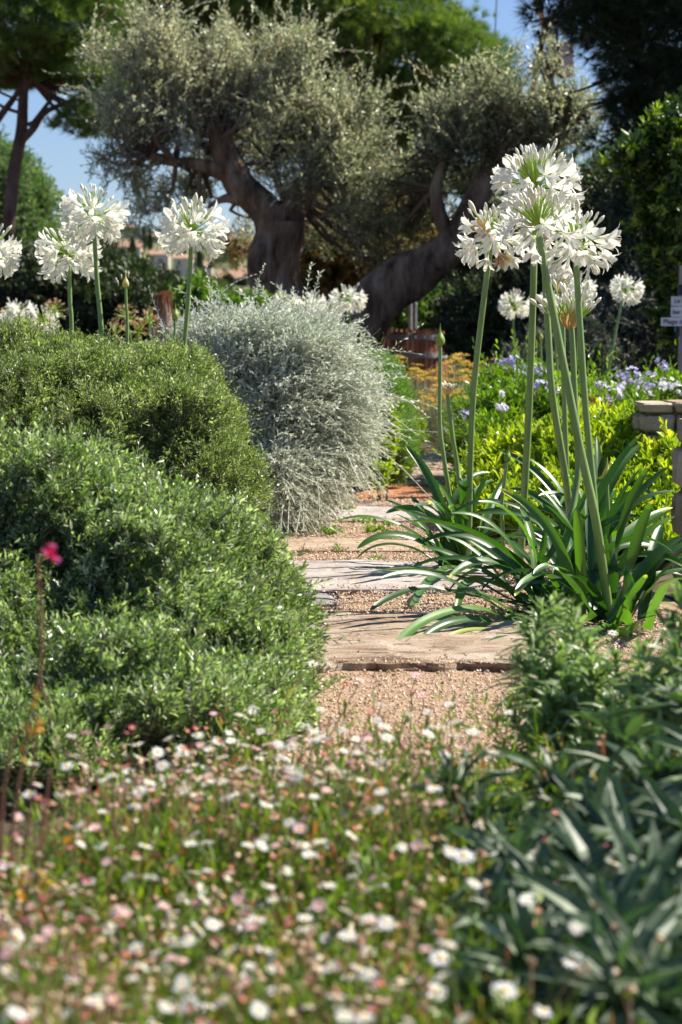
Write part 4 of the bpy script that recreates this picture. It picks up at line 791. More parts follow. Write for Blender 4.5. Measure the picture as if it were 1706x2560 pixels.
closed([(1519, 1205, 5.5), (1519, 1230, 5.5), (1524, 1330, 5.5), (1530, 1430, 5.5), (1531, 1540, 5.5)], 11, 5.5, .056, 'yellowish closed bud on the thin stem before the dark leaves', .5, 1)
# distant ones at the right
flower([(1286, 765, 13.2), (1284, 800, 13.2), (1288, 900, 13.2), (1302, 1000, 13.2), (1306, 1085, 13)], 7, 13.2, 1.05, 'small distant white head left of the tall cluster stems', 121, merged=True, nfl=34, nbud=20)
flower([(1566, 725, 10.4), (1553, 765, 10.4), (1530, 880, 10.4), (1508, 1000, 10.4), (1498, 1060, 10.3)], 8, 10.4, .86, 'lone round white head on a leaning thin stem against dark shrubs', 122, merged=True, nfl=50, nbud=10)
flower([(1450, 722, 11), (1452, 760, 11), (1440, 900, 11), (1432, 1000, 11), (1430, 1120, 11)], 8, 11, .9, 'white head half hidden behind the green tinged bud cluster', 123, merged=True, nfl=40, nbud=8)
flower([(1385, 760, 12), (1386, 790, 12), (1392, 900, 12), (1400, 1000, 12), (1404, 1100, 12)], 7, 12, .85, 'white head half hidden between two crossing stems', 124, merged=True, nfl=40, nbud=8)
closed([(1353, 850, 11.6), (1353, 880, 11.6), (1357, 950, 11.6), (1360, 1010, 11.6), (1362, 1100, 11.6)], 6, 11.6, .05, 'small distant closed bud behind the crossing stems', .4, 1)
closed([(1430, 905, 11.6), (1430, 920, 11.6), (1430, 1010, 11.6), (1432, 1100, 11.6)], 5, 11.6, .035, 'tiny green distant bud among the leafy shrub', .2, 1)
# at the left
flower([(233, 545, 7.2), (236, 590, 7.2), (243, 700, 7.2), (252, 800, 7.2), (256, 900, 7.2), (262, 1360, 7.2)], 14, 7.2, 1.18, 'highest white head of the two standing close together over the bush', 131, nfl=48, nbud=16)
flower([(172, 635, 7.4), (174, 680, 7.4), (176, 760, 7.4), (180, 850, 7.4), (186, 1340, 7.4)], 12, 7.4, 1.12, 'lower white head tucked beside the highest one over the bush', 132, nfl=42, nbud=18)
flower([(482, 580, 7.2), (478, 620, 7.2), (471, 750, 7.2), (460, 880, 7.2), (455, 1000, 7.2), (440, 1360, 7.2)], 14, 7.2, 1.18, 'lone white head on a thick stem before the hillside houses', 133, nfl=42, nbud=24)
flower([(-22, 635, 7.2), (-22, 680, 7.2), (-20, 900, 7.2), (-15, 1360, 7.2)], 13, 7.2, 1.1, 'white head cut by the frame before the reddish pine trunk', 134, nfl=42, nbud=16)
t = closed([(315, 720, 7.3), (316, 760, 7.3), (319, 850, 7.3), (322, 1350, 7.3)], 9, 7.3, .048, 'pale yellow splitting bud on a thin stem before dark trees', .6, 1)
for k, (dx, dz) in enumerate(((-.026, .018), (-.022, .008), (-.012, .03), (.008, .034), (.0, .036))):
    child(BUD[k % 3], 'bud', t, np.array(PX(315, 722, 7.29)) + np.array([dx, 0, dz]) - np.array(t.location), rot_to((dx*8, -.1, 1)), .75)
closed([(438, 800, 7.1), (437, 830, 7.1), (430, 900, 7.1), (424, 1000, 7.1), (415, 1380, 7.1)], 8, 7.1, .050, 'small green pointed bud beside the weathered stump', .25, 2)
for a in ((47, 790, 12.5, 1.1, 'white head low over the bush, farthest to the side', 141), (110, 805, 12.5, 1.0, 'second low white head beside the spent one', 142), (872, 752, 12.6, 1.08, 'round white head standing above the silver bush before the leaning trunk', 143),
          (815, 790, 12.8, 1.0, 'white head half sunk behind the silver bush', 144), (782, 765, 13.0, 1.0, 'upper white head in the clump behind the silver bush', 145), (712, 765, 13.0, 1.0, 'pale head almost hidden behind the silver twigs by the olive trunk', 146)):
    flower([(a[0], a[1], a[2]), (a[0]+3, a[1]+45, a[2]), (a[0]+8, a[1]+150, a[2]), (a[0]+12, 1130, a[2])], 6, a[2], a[3], a[4], a[5], merged=True, nfl=46, nbud=8)
def spent(px, py, d, label, seed):
    t, c, ax = stalk([(px, py, d), (px+4, py+30, d), (px+12, py+90, d), (px+14, 1130, d)], 5, d, 'spent_flower', label, 'faded agapanthus heads'); r = np.random.default_rng(seed); pm = MB(); fm = MB()
    for k in range(34):
        dd = nrm(r.normal(size=3)+np.array([0, 0, .7])); e = c+dd*.05*(.7+.5*r.random()); tube(pm, [c, e], .0012, 4, .6, cap=False)
        leaves(fm, np.repeat(e[None], 3, 0), dd[None]+.5*r.normal(size=(3, 3)), rdir(3, r), .022, .007, r.random(3), T_DIA)
    pm.build('pedicels', M['pedi'], t); fm.build('withered_petals', M['dryhead'], t)
for a in ((138, 776, 12.4, 'brown faded head between white heads and stem', 1), (318, 793, 12, 'faded head with few petals behind the splitting bud', 2), (372, 805, 11.6, 'faded head touching the weathered stump', 3), (15, 800, 12.6, 'faded brown head at the edge beside low white ones', 4), (78, 812, 12.6, 'faded head sunk between the two low white heads', 5), (290, 838, 11, 'tiny faded head just over the bush', 6), (345, 832, 11, 'small faded head low before the stump', 7)): spent(*a)

# strap leaves
def strap(mb, P, W, tint, tw=0.0, n=22, fold=.42, face=None):
    P = smooth_path(P, n); P[:, 2] = np.maximum(P[:, 2], .008)
    T = nrm(np.gradient(P, axis=0)); u = np.linspace(0, 1, n)
    side = nrm(np.cross(T, np.array([0, 0, 1.0]) + 1e-3)); 
    if face is not None:
        nn = np.array(face) - T*(T@np.array(face))[:, None]; side = nrm(np.cross(T, nrm(nn)))
    for i in range(1, n):
        if side[i] @ side[i-1] < 0: side[i] = -side[i]
    c, s = math.cos(tw), math.sin(tw); nr = np.cross(side, T)
    side = side*c + nr*s; nr = np.cross(side, T)
    w = W*np.interp(u, [0, .12, .4, .75, .92, .98, 1], [.55, .75, 1, .95, .6, .3, .04])
    V = []
    for q, up in ((-.5, fold), (-.26, fold*.35), (0, 0), (.26, fold*.35), (.5, fold)):
        V.append(P + side*(q*w)[:, None] + nr*(up*w*.5)[:, None])
    V = np.stack(V, 1).reshape(-1, 3); i = np.arange(n-1)[:, None]*5 + np.arange(4)[None]
    tp_ = .55*((P[0].sum()*997) % 1 < .3); tf = np.repeat(np.clip(tint + tp_*np.clip((u[:-1]-.86)/.10, 0, 1), 0, 1), 4)
    mb.add(V, np.stack([i, i+1, i+6, i+5], -1).reshape(-1, 4), tf)
def clump(base, label, seed, pxl, nrand, azr=(0, 360), Lr=(.28, .46), name='agapanthus_clump', W=.026, tip_low=.4):
    r = np.random.default_rng(seed); t = thing(name, base, label, 'plant', 'agapanthus leaf clumps')
    for q in pxl:
        pts = [PX(a[0], a[1], a[2]) for a in q[0]]
        if q[2:] and q[2] == 'root': pts.append(np.array(base)+np.array([r.normal()*.02, r.normal()*.02, .0]))
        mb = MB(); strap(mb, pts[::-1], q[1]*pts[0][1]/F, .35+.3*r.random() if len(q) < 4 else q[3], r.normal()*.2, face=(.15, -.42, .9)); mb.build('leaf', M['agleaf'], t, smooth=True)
    for _ in range(nrand):
        az = math.radians(r.uniform(*azr)); L = r.uniform(*Lr); el = math.radians(r.uniform(38, 84)); h = np.array([math.cos(az), math.sin(az), 0]); b = np.array(base) + h*.03*r.random()+np.array([r.normal()*.03, r.normal()*.03, 0])
        P = [b]; e = el; p = b.copy(); bend = math.radians(r.uniform(4, 16))
        for k in range(7):
            p = p + (h*math.cos(e)+np.array([0, 0, math.sin(e)]))*L/7; e -= bend*(.5+k*.2); P.append(p.copy())
        P = np.array(P); P[:, 2] = np.maximum(P[:, 2], .01)
        mb = MB(); strap(mb, P, W*r.uniform(.75, 1.15), np.clip(.45+.2*r.normal(), 0, .84), r.normal()*.35, face=(.1, -.1-.4*r.random(), .9)); mb.build('leaf', M['agleaf'], t, smooth=True)
    return t
B1 = GX(1395, 5.45); B2 = GX(1165, 6.5); B3 = GX(1520, 5.25); B4 = GX(1480, 6.3)
clump(B1, 'middle strap leaved clump arching over the big tan slab', 201, [
    ([(925, 1432, 5.15), (1000, 1424, 5.2), (1067, 1427, 5.25), (1188, 1455, 5.35), (1290, 1505, 5.4)], 27, 'root', .5),
    ([(952, 1446, 5.1), (1020, 1434, 5.15), (1105, 1446, 5.2), (1200, 1492, 5.3), (1290, 1545, 5.4)], 26, 'root', .45),
    ([(978, 1634, 4.78), (1005, 1600, 4.85), (1050, 1562, 4.95), (1120, 1532, 5.05), (1200, 1525, 5.15), (1280, 1545, 5.3)], 31, 'root', .75),
    ([(1049, 1606, 4.9), (1080, 1578, 4.95), (1130, 1556, 5.0), (1200, 1550, 5.1), (1280, 1570, 5.25)], 27, 'root', .4),
    ([(1066, 1632, 4.84), (1100, 1614, 4.88), (1150, 1582, 4.95), (1220, 1575, 5.05), (1300, 1590, 5.2)], 20, 'root', .9),
    ([(1116, 1640, 4.8), (1160, 1634, 4.84), (1215, 1628, 4.9), (1300, 1615, 5.1)], 18, 'root', .97),
    ([(1213, 1616, 4.8), (1250, 1601, 4.85), (1300, 1603, 4.95), (1350, 1625, 5.1)], 26, 'root', .4),
    ([(1047, 1366, 5.5), (1100, 1378, 5.5), (1160, 1405, 5.5), (1240, 1450, 5.5), (1320, 1520, 5.5)], 26, 'root', .5),
    ([(1113, 1342, 5.6), (1160, 1362, 5.6), (1220, 1410, 5.6), (1265, 1465, 5.6)], 24, 'root', .55),
    ([(1170, 1362, 5.6), (1225, 1370, 5.6), (1275, 1405, 5.6), (1310, 1470, 5.5)], 24, 'root', .5),
    ([(1188, 1283, 5.7), (1250, 1281, 5.7), (1330, 1296, 5.7), (1380, 1350, 5.65)], 25, 'root', .35),
    ([(1193, 1318, 5.7), (1250, 1335, 5.7), (1310, 1390, 5.6), (1355, 1460, 5.5)], 26, 'root', .45),
    ([(1365, 1306, 5.5), (1358, 1370, 5.5), (1345, 1430, 5.5)], 17, 'root', .7),
    ([(1400, 1322, 5.5), (1380, 1380, 5.5), (1350, 1440, 5.5)], 16, 'root', .6),
    ([(1124, 1483, 5.1), (1180, 1478, 5.1), (1240, 1505, 5.15), (1310, 1545, 5.25)], 26, 'root', .6),
    ([(1288, 1490, 5.0), (1315, 1455, 5.05), (1360, 1434, 5.15), (1385, 1460, 5.3)], 26, 'root', .65),
    ([(1370, 1412, 5.0), (1410, 1440, 5.0), (1450, 1490, 5.1), (1478, 1550, 5.15)], 26, 'root', .55),
    ([(925, 1528, 5.3), (975, 1497, 5.35), (1060, 1472, 5.4), (1150, 1485, 5.45)], 26, 'root', .3),
    ([(1140, 1528, 5.2), (1150, 1490, 5.25), (1165, 1462, 5.35), (1220, 1455, 5.4)], 26, 'root', .7),
    ([(1350, 1240, 6.0), (1430, 1300, 5.9), (1470, 1370, 5.8)], 24, 'root', .4)], 34)
clump(B2, 'back strap leaved clump fanning toward the path edge', 202, [
    ([(990, 1285, 6.2), (1040, 1312, 6.25), (1085, 1350, 6.3), (1126, 1411, 6.4)], 22, 'root', .6),
    ([(996, 1312, 6.1), (1050, 1345, 6.2), (1105, 1400, 6.3)], 20, 'root', .4),
    ([(1026, 1240, 6.3), (1060, 1280, 6.3), (1105, 1340, 6.4), (1126, 1400, 6.4)], 20, 'root', .4),
    ([(1072, 1247, 6.4), (1100, 1280, 6.4), (1125, 1330, 6.45)], 18, 'root', .5),
    ([(1106, 1252, 6.3), (1135, 1290, 6.35), (1152, 1350, 6.4)], 20, 'root', .83),
    ([(1218, 1192, 6.6), (1195, 1240, 6.6), (1180, 1310, 6.6)], 15, 'root', .5),
    ([(1025, 1530, 5.55), (1048, 1485, 5.7), (1075, 1450, 5.9), (1120, 1420, 6.2)], 22, 'root', .6)], 24, Lr=(.25, .4))
clump(B3, 'nearest strap leaved clump with upright bright leaves', 203, [
    ([(1702, 1446, 4.9), (1660, 1475, 4.95), (1630, 1530, 5.05), (1600, 1610, 5.15)], 25, 'root', .82),
    ([(1618, 1437, 5.0), (1590, 1475, 5.05), (1560, 1530, 5.1)], 20, 'root', .7),
    ([(1583, 1452, 5.1), (1572, 1500, 5.1), (1550, 1560, 5.15)], 30, 'root', .6),
    ([(1572, 1525, 4.95), (1568, 1560, 4.97), (1560, 1610, 5.0)], 38, 'root', .84),
    ([(1640, 1540, 4.9), (1600, 1555, 4.95), (1560, 1590, 5.05)], 22, 'root', .8),
    ([(1420, 1560, 4.95), (1470, 1600, 5.0)], 24, 'root', .7)], 22, Lr=(.22, .4))
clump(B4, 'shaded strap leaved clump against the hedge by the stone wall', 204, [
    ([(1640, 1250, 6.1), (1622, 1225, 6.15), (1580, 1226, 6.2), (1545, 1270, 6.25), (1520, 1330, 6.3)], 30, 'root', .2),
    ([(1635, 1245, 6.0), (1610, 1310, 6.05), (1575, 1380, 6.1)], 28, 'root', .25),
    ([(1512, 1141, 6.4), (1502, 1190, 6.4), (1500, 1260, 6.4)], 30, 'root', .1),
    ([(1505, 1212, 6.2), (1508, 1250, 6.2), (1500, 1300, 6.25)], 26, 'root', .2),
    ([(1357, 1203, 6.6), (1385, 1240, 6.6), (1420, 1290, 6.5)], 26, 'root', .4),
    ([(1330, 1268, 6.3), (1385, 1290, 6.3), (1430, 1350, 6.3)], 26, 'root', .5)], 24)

# ---------------------------------------------------------------- stone walls
def masonry(name, label, x0, x1, y0, y1, h, seed, bh=.14, ws=1.0):
    r = np.random.default_rng(seed); t = thing(name, [x0, y0, 0], label, 'wall', 'low rough stone garden walls')
    core = MB(); box(core, (x0+.02, y0+.02, -.02), (x1-.02, y1-.02, h-.02)); core.build('mortar_core', M['mortar'], t)
    bl = MB(); z = 0; row = 0
    while z < h-.01:
        hh = min(bh*(.85+.3*r.random()), h-z)
        if h-z-hh < bh*.45: hh = h-z
        for (a0, a1, fn) in ((x0, x1, 0), (y0+.1, y1, 1)):
            x = a0
            while x < a1-.01:
                wd = min((.18+.14*r.random())*ws, a1-x); wd = a1-x if a1-x-wd < .07*ws else wd; g = .007 if ws > .5 else .004
                dp = y1-y0 if z+hh >= h-.01 and fn == 0 else .12
                if fn == 0: lo, hi = (x+g, y0-r.random()*.008, z+g), (x+wd-g, y0+dp, z+hh-(g if z+hh < h-.01 else r.random()*.006))
                else: lo, hi = (x0-r.random()*.006, x+g, z+g), (x0+.12, x+wd-g, z+hh-g)
                if not (fn == 1 and z+hh >= h-.01): rough_block(bl, np.array(lo), np.array(hi), r)
                x += wd
        z += hh; row += 1
    bl.build('stones', M['wall'], t)
def rough_block(mb, lo, hi, r):
    n = 7; tint = r.random()
    u = np.linspace(0, 1, n)
    for ax in range(3):
        for sd in (0, 1):
            a, b = [k for k in range(3) if k != ax]; U, W_ = np.meshgrid(u, u); V = np.zeros((n, n, 3))
            V[..., a] = U; V[..., b] = W_; V[..., ax] = sd
            p = lo + V*(hi-lo); c = (lo+hi)/2
            e = np.abs(V-.5)*2; k = (e > .95).sum(-1)
            p = p + (c-p)/np.linalg.norm(hi-lo)*.018*np.maximum(k-1, 0)[..., None]
            q = p.reshape(-1, 3); p = p + nrm((p-c))*(.0035*wav(q, 45, 3)+.003*wav(q, 110, 4)).reshape(n, n, 1)
            i = np.arange(n-1)[:, None]*n+np.arange(n-1)[None]; f = np.stack([i, i+1, i+n+1, i+n], -1).reshape(-1, 4)
            flip = (sd == 0) ^ (ax == 1)
            mb.add(p.reshape(-1, 3), f[:, ::-1] if flip else f, tint)
masonry('stone_wall', 'low tan stone wall between hedge and lilac flowers', sx(1607, 7.55), 2.2, 7.55, 7.86, .425, 5, .055, .38)
masonry('stone_pier', 'rough stone wall end at the frame edge beside the hedge', sx(1681, 6.2), 1.9, 5.85, 6.2, .425, 6, .12, .7)

# ---------------------------------------------------------------- wooden basket press
def press():
    d = 20; c = GX(1036, d); R = 81*d/F; t = thing('basket_press', c, 'old wooden slatted wine press with two iron hoops and screw', 'press')
    zt = PX(1036, 824, d)[2]; zb = zt-.50; n = 36; mb = MB(); r = np.random.default_rng(4)
    for k in range(n):
        a = 2*PI*k/n; w_ = 2*PI*R/n*.39; m = Matrix.Rotation(a, 3, 'Z'); z1 = zt+r.normal()*.003
        V = np.array([[x, y, z] for z in (zb, z1) for y in (R-.03, R) for x in (-w_, w_)]); V = V@np.array(m).T + np.array([c[0], c[1], 0])
        mb.add(V, np.array([[0, 2, 3, 1], [4, 5, 7, 6], [0, 1, 5, 4], [2, 6, 7, 3], [0, 4, 6, 2], [1, 3, 7, 5]]), r.random())
    mb.build('staves', M['wood'], t)
    for y_ in (843, 888):
        zc = PX(1036, y_, d)[2]; mb = MB(); ns = 64; a = np.arange(ns)/ns*2*PI; V = []
        for rr, z in ((R+.002, zc-.021), (R+.012, zc-.021), (R+.012, zc+.021), (R+.002, zc+.021)): V.append(np.stack([c[0]+rr*np.cos(a), c[1]+rr*np.sin(a), 0*a+z], -1))
        V = np.concatenate(V); j = np.arange(ns); jn = (j+1) % ns
        mb.add(V, np.concatenate([np.stack([k*ns+j, k*ns+jn, ((k+1) % 4)*ns+jn, ((k+1) % 4)*ns+j], -1) for k in range(4)])); hp = mb.build('hoop', M['iron'], t, smooth=False)
        box_ = MB(); box(box_, (c[0]+R+.005, c[1]-.01, zc-.018), (c[0]+R+.045, c[1]+.01, zc+.014)); box_.build('clasp', M['iron'], hp)
        mb = MB()
        for a in np.linspace(-PI*.92, -.08*PI, 11): p = c + np.array([(R+.016)*math.cos(a), (R+.016)*math.sin(a), zc]); blobs(mb, p[None], np.array([.008]), .5, r)
        mb.build('rivets', M['bolt'], hp)
    mb = MB(); z = np.arange(0, 1.0, .004); zz = zb+.05+z*1.0; rad = .017+.0045*np.sign(np.sin(z*2*PI/.022))
    tube(mb, np.stack([0*zz+c[0], 0*zz+c[1], zz], -1), rad, 12); mb.build('screw', M['screw'], t)
    mb = MB(); tube(mb, [[c[0]-.022, c[1]+R+.2, 0], [c[0]-.022, c[1]+R+.2, zt+.33]], .016, 10); mb.build('guide_rod', M['iron'], t)
    mb = MB(); a = np.arange(20)/20*2*PI
    tube(mb, [[c[0], c[1], zb-.06], [c[0], c[1], zb-.002]], R+.08, 28); mb.build('tray', M['iron'], t)
    for k in range(3):
        a = k*2.094+.5; mb = MB(); p = np.array([c[0]+R*math.cos(a), c[1]+R*math.sin(a)]); box(mb, (p[0]-.03, p[1]-.03, 0), (p[0]+.03, p[1]+.03, zb-.062)); mb.build('leg', M['wood'], t)
press()

# ---------------------------------------------------------------- stump, signpost
def stump():
    d = 12; r = np.random.default_rng(8); t = thing('wooden_stump', GX(408, d), 'weathered upright wooden stump with crumbling rusty top', 'stump')
    mb = MB(); P = smooth_path([GX(414, d, 0), PX(412, 1000, d), PX(411, 830, d), PX(408, 742, d)], 30); tube(mb, P, np.interp(np.linspace(0, 1, 30), [0, .6, .85, 1], [.05, .042, .037, .030]), 20, .5, .13, 4, freq=30)
    b = PX(398, 792, d); tube(mb, [b+np.array([.02, 0, -.03]), b, b+np.array([-.02, 0, .02])], [.015, .01, .003], 8)
    tube(mb, [PX(375, 815, d), PX(388, 830, d), PX(400, 860, d)], [.018, .03, .03], 12, .5, .15, 6, freq=30)
    mb.build('trunk', M['drift'], t, smooth=True)
    mb = MB(); top = P[-1]; n = 60
    o = r.normal(size=(n, 3))*np.array([.014, .012, 0]); q = np.stack([top+o+np.array([.008, -.012, -.09])*1.0, top+o*1.1+np.array([.006, -.006, .012])+np.array([0, 0, 1])*r.random((n, 1))*.02], 1)
    many_tubes(mb, q, .0035, r.random(n)); mb.build('crumbling_core', M['deadtop'], t)
stump()
def signpost():
    d = 12; kk = d/16; x0 = sx(1699, d); t = thing('signpost', [x0+.05, d, 0], 'grey wooden signpost carrying three pale name boards', 'signpost')
    mb = MB(); box(mb, (x0, d, 0), (x0+.10*kk, d+.09*kk, PX(0, 664, d)[2])); mb.build('post', M['post'], t)
    def board(xl, yt, yb, yy, txt, size, label, xoff=6, width=.42, ty=0):
        a = PX(xl, yt, d); b = PX(xl, yb, d); mb = MB(); box(mb, (a[0], d-.03-yy, b[2]), (a[0]+width, d-.005-yy, a[2])); bo = mb.build('name_board', M['board'], t); bo['label'] = label
        cu = bpy.data.curves.new('lettering', 'FONT'); cu.body = txt; cu.size = size*kk; cu.extrude = .001
        f = bpy.data.objects.new('lettering', cu); COL.objects.link(f); bpy.context.view_layer.update()
        me = bpy.data.meshes.new_from_object(f); bpy.data.objects.remove(f); o = bpy.data.objects.new('lettering', me); COL.objects.link(o); me.materials.clear(); me.materials.append(M['letter']); o.parent = bo
        o.location = (a[0]+xoff*d/F-t.location[0], -.0325-yy, b[2]+(.0135+ty)*kk); o.rotation_euler = (PI/2, 0, 0)
    board(1678, 741, 765, 0, 'Le Cou', .040, 'top board reading Le Cou', 6, ty=.006)
    board(1677, 767, 793, .003, 'bar le', .040, 'middle board, smaller lettering', 3, .085, ty=.008)
    board(1652, 794, 815, .005, "Plage de l'", .046, "lowest and longest board reading Plage de l'", 4, .55)
    mb = MB(); p = PX(1694, 712, d); box(mb, (p[0], d-.05, PX(0, 738, d)[2]), (p[0]+.05, d-.002, p[2])); mb.build('bracket', M['blackpaint'], t)
    mb = MB(); box(mb, (PX(1688, 816, d)[0], d-.02, PX(0, 842, d)[2]), (PX(1698, 816, d)[0], d-.003, PX(0, 817, d)[2])); mb.build('side_plate', M['blackpaint'], t)
    mb = MB(); box(mb, (PX(1685, 816, d)[0], d-.035, PX(0, 829, d)[2]), (PX(1688.5, 816, d)[0], d-.021, PX(0, 817, d)[2])); mb.build('blue_tab', M['bluepaint'], t)
signpost()

# ---------------------------------------------------------------- crane parts high in the sky
def crane():
    d = 45; t = thing('construction_crane', GX(1375, d), 'yellow steel A frame of a crane standing above the olive crown', 'crane')
    def beam(a, b, w_, mat, nm_, dp=.1):
        A = PX(*a, d); B = PX(*b, d); h = w_*d/F/2; mb = MB(); T = nrm(B-A); S = nrm(np.cross(T, [0, 1, 0]))*h; V = []
        for p in (A, B):
            for y in (-dp, dp): V += [p-S+np.array([0, y, 0]), p+S+np.array([0, y, 0])]
        mb.add(np.array(V), np.array([[0, 2, 3, 1], [4, 5, 7, 6], [0, 1, 5, 4], [2, 6, 7, 3], [0, 4, 6, 2], [1, 3, 7, 5]])); return mb.build(nm_, mat, t)
    beam((1312, 330), (1363, 60), 15, M['crane'], 'frame_leg'); beam((1400, 330), (1352, 110), 13, M['crane'], 'frame_leg')
    beam((1312, 860), (1312, 320), 20, M['crane'], 'mast'); beam((1400, 860), (1400, 320), 20, M['crane'], 'mast')
    beam((1384, 190), (1380, 75), 26, M['cranedark'], 'counterweight', .3); beam((1413, 190), (1413, 110), 33, M['cranebox'], 'cab', .4)
    beam((1396, 158), (1402, 158), 8, M['crane'], 'bracket', .42)
    beam((1363, 70), (1700, -200), 14, M['crane'], 'jib'); beam((1363, 70), (1245, -330), 14, M['crane'], 'jib')
    mb = MB(); tube(mb, [PX(1245, -330, d), PX(1242, 0, d), PX(1234, 180, d), PX(1230, 330, d)], .012, 6); mb.build('hoist_cable', M['cable'], t)
crane()

# ---------------------------------------------------------------- far hillside
def hz(x, y): 
    t = np.clip((y-380)/620, 0, 1.3)
    return 38*t**1.1*(1-.10*np.clip((x+40)/40, -1, 1)) + 1.0*np.sin(x*.05)*t + .8*np.sin(y*.04) - 1
V, f = grid(-400, 500, 330, 1150, 90, 80, lambda X, Y: np.where(Y > 1010, hz(X, 1010)-(Y-1010)*.1, hz(X, Y)))
mb = MB(); mb.add(V, f); tag(mb.build('hillside', M['hill'], smooth=True), kind='structure')
def farblob(mb, c, R, n, r, s, tb=.5, shape='round'):
    D = rdir(n, r); D[:, 2] = np.where(D[:, 2] < -.3, -D[:, 2], D[:, 2])
    P = c + D*R*(.8+.25*r.random((n, 1)))
    leaves(mb, P, nrm(D+.6*rdir(n, r)), rdir(n, r), s*(.7+.6*r.random(n)), s*.6, np.clip(tb+.2*r.normal(size=n), 0, 1), T_DIA)
r = np.random.default_rng(91); mb = MB(); cnt = 0
while cnt < 620:
    y = 420+590*r.random(); px = 180+520*r.random() if cnt < 560 else 700+800*r.random(); x = (px-853)/F*y; z = hz(x, y)
    py = 840-(z-EYE)/y*F
    if any(abs(px-a) < w_ and b-8 < py < c+48 for a, w_, b, c in ((590, 62, 665, 725), (456, 32, 635, 668), (398, 32, 625, 665), (318, 42, 604, 642), (535, 18, 655, 675))): 
        cnt += 1; continue
    R = 1.5+2.2*r.random()**1.5; farblob(mb, np.array([x, y, z+R*.6]), np.array([R, R, R*.85]), 130, r, .75, .25+.5*r.random()); cnt += 1
tag(mb.build('hillside_wood', M['farleaf']), 'distant mixed scrub and trees covering the hillside', None, None, 'stuff')
def far_tree(px, ytop, ybot, d, wpx, label, kind, seed, tb=.3):
    r = np.random.default_rng(seed); b = PX(px, ybot, d); top = PX(px, ytop, d)[2]; h = top-b[2]; wm = wpx*d/F/2
    g = hz(b[0], d); t = thing('cypress_tree' if kind == 'c' else 'round_pine', [b[0], d, g], label, 'tree', 'slim cypresses on the hill' if kind == 'c' else None); mb = MB()
    if kind == 'c':
        n = 900; u = r.random(n)**.8; rad = wm*np.interp(u, [0, .15, .5, .85, 1], [.6, 1, .9, .45, .05]); a = r.random(n)*6.28
        P = np.stack([b[0]+rad*np.cos(a), d+rad*np.sin(a), b[2]+u*h], -1); D = np.stack([np.cos(a)*.35, np.sin(a)*.35, np.ones(n)], -1)
        leaves(mb, P, D, rdir(n, r), .9, .35, np.clip(tb+.15*r.normal(size=n), 0, 1), T_DIA)
    else: farblob(mb, np.array([b[0], d, b[2]+h*.55]), np.array([wm, wm, h*.5]), 1500, r, .6, tb)
    mb.build('crown', M['farleaf'], t)
    mb = MB(); tube(mb, [[b[0], d, g-.5], [b[0], d, b[2]+h*.4]], .2, 6); mb.build('trunk', M['pbark'], t)
for a in ((360, 569, 628, 830, 13, 'tall thin cypress between the two white heads against the sky', 'c', 1, .15), (376, 574, 628, 832, 10, 'slightly shorter cypress beside the tallest one', 'c', 2, .15), (332, 596, 652, 760, 16, 'dark cypress before the upper roofs', 'c', 3, .2),
          (499, 634, 668, 700, 12, 'short cypress behind the thick flower stem', 'c', 4, .15), (588, 610, 665, 720, 16, 'dark cypress above the big house', 'c', 5, .2), (343, 572, 590, 880, 6, 'tiny cypress tip on the skyline', 'c', 6, .2), (570, 588, 640, 900, 10, 'cypress on the skyline over the round pine', 'c', 7, .25), (610, 590, 630, 900, 8, 'small cypress beside the olive trunk skyline', 'c', 8, .25), (460, 600, 640, 860, 12, 'cypress half behind the lone white head', 'c', 9, .2),
          (559, 647, 685, 680, 72, 'wide round umbrella pine above the big house', 'r', 11, .55), (320, 572, 612, 880, 60, 'broad green round pine under the skyline roof', 'r', 12, .5), (535, 698, 735, 560, 62, 'yellowish rounded shrub tree below the big house', 'r', 13, .85), (562, 715, 740, 540, 34, 'smaller yellowish rounded shrub near the silver twigs', 'r', 14, .9), (500, 690, 740, 560, 40, 'green rounded tree beside the yellowish one', 'r', 15, .6), (570, 690, 725, 620, 26, 'dark round tree before the big house wall', 'r', 16, .2), (606, 700, 722, 620, 18, 'dark round tree at the foot of the house', 'r', 17, .2)): far_tree(*a)
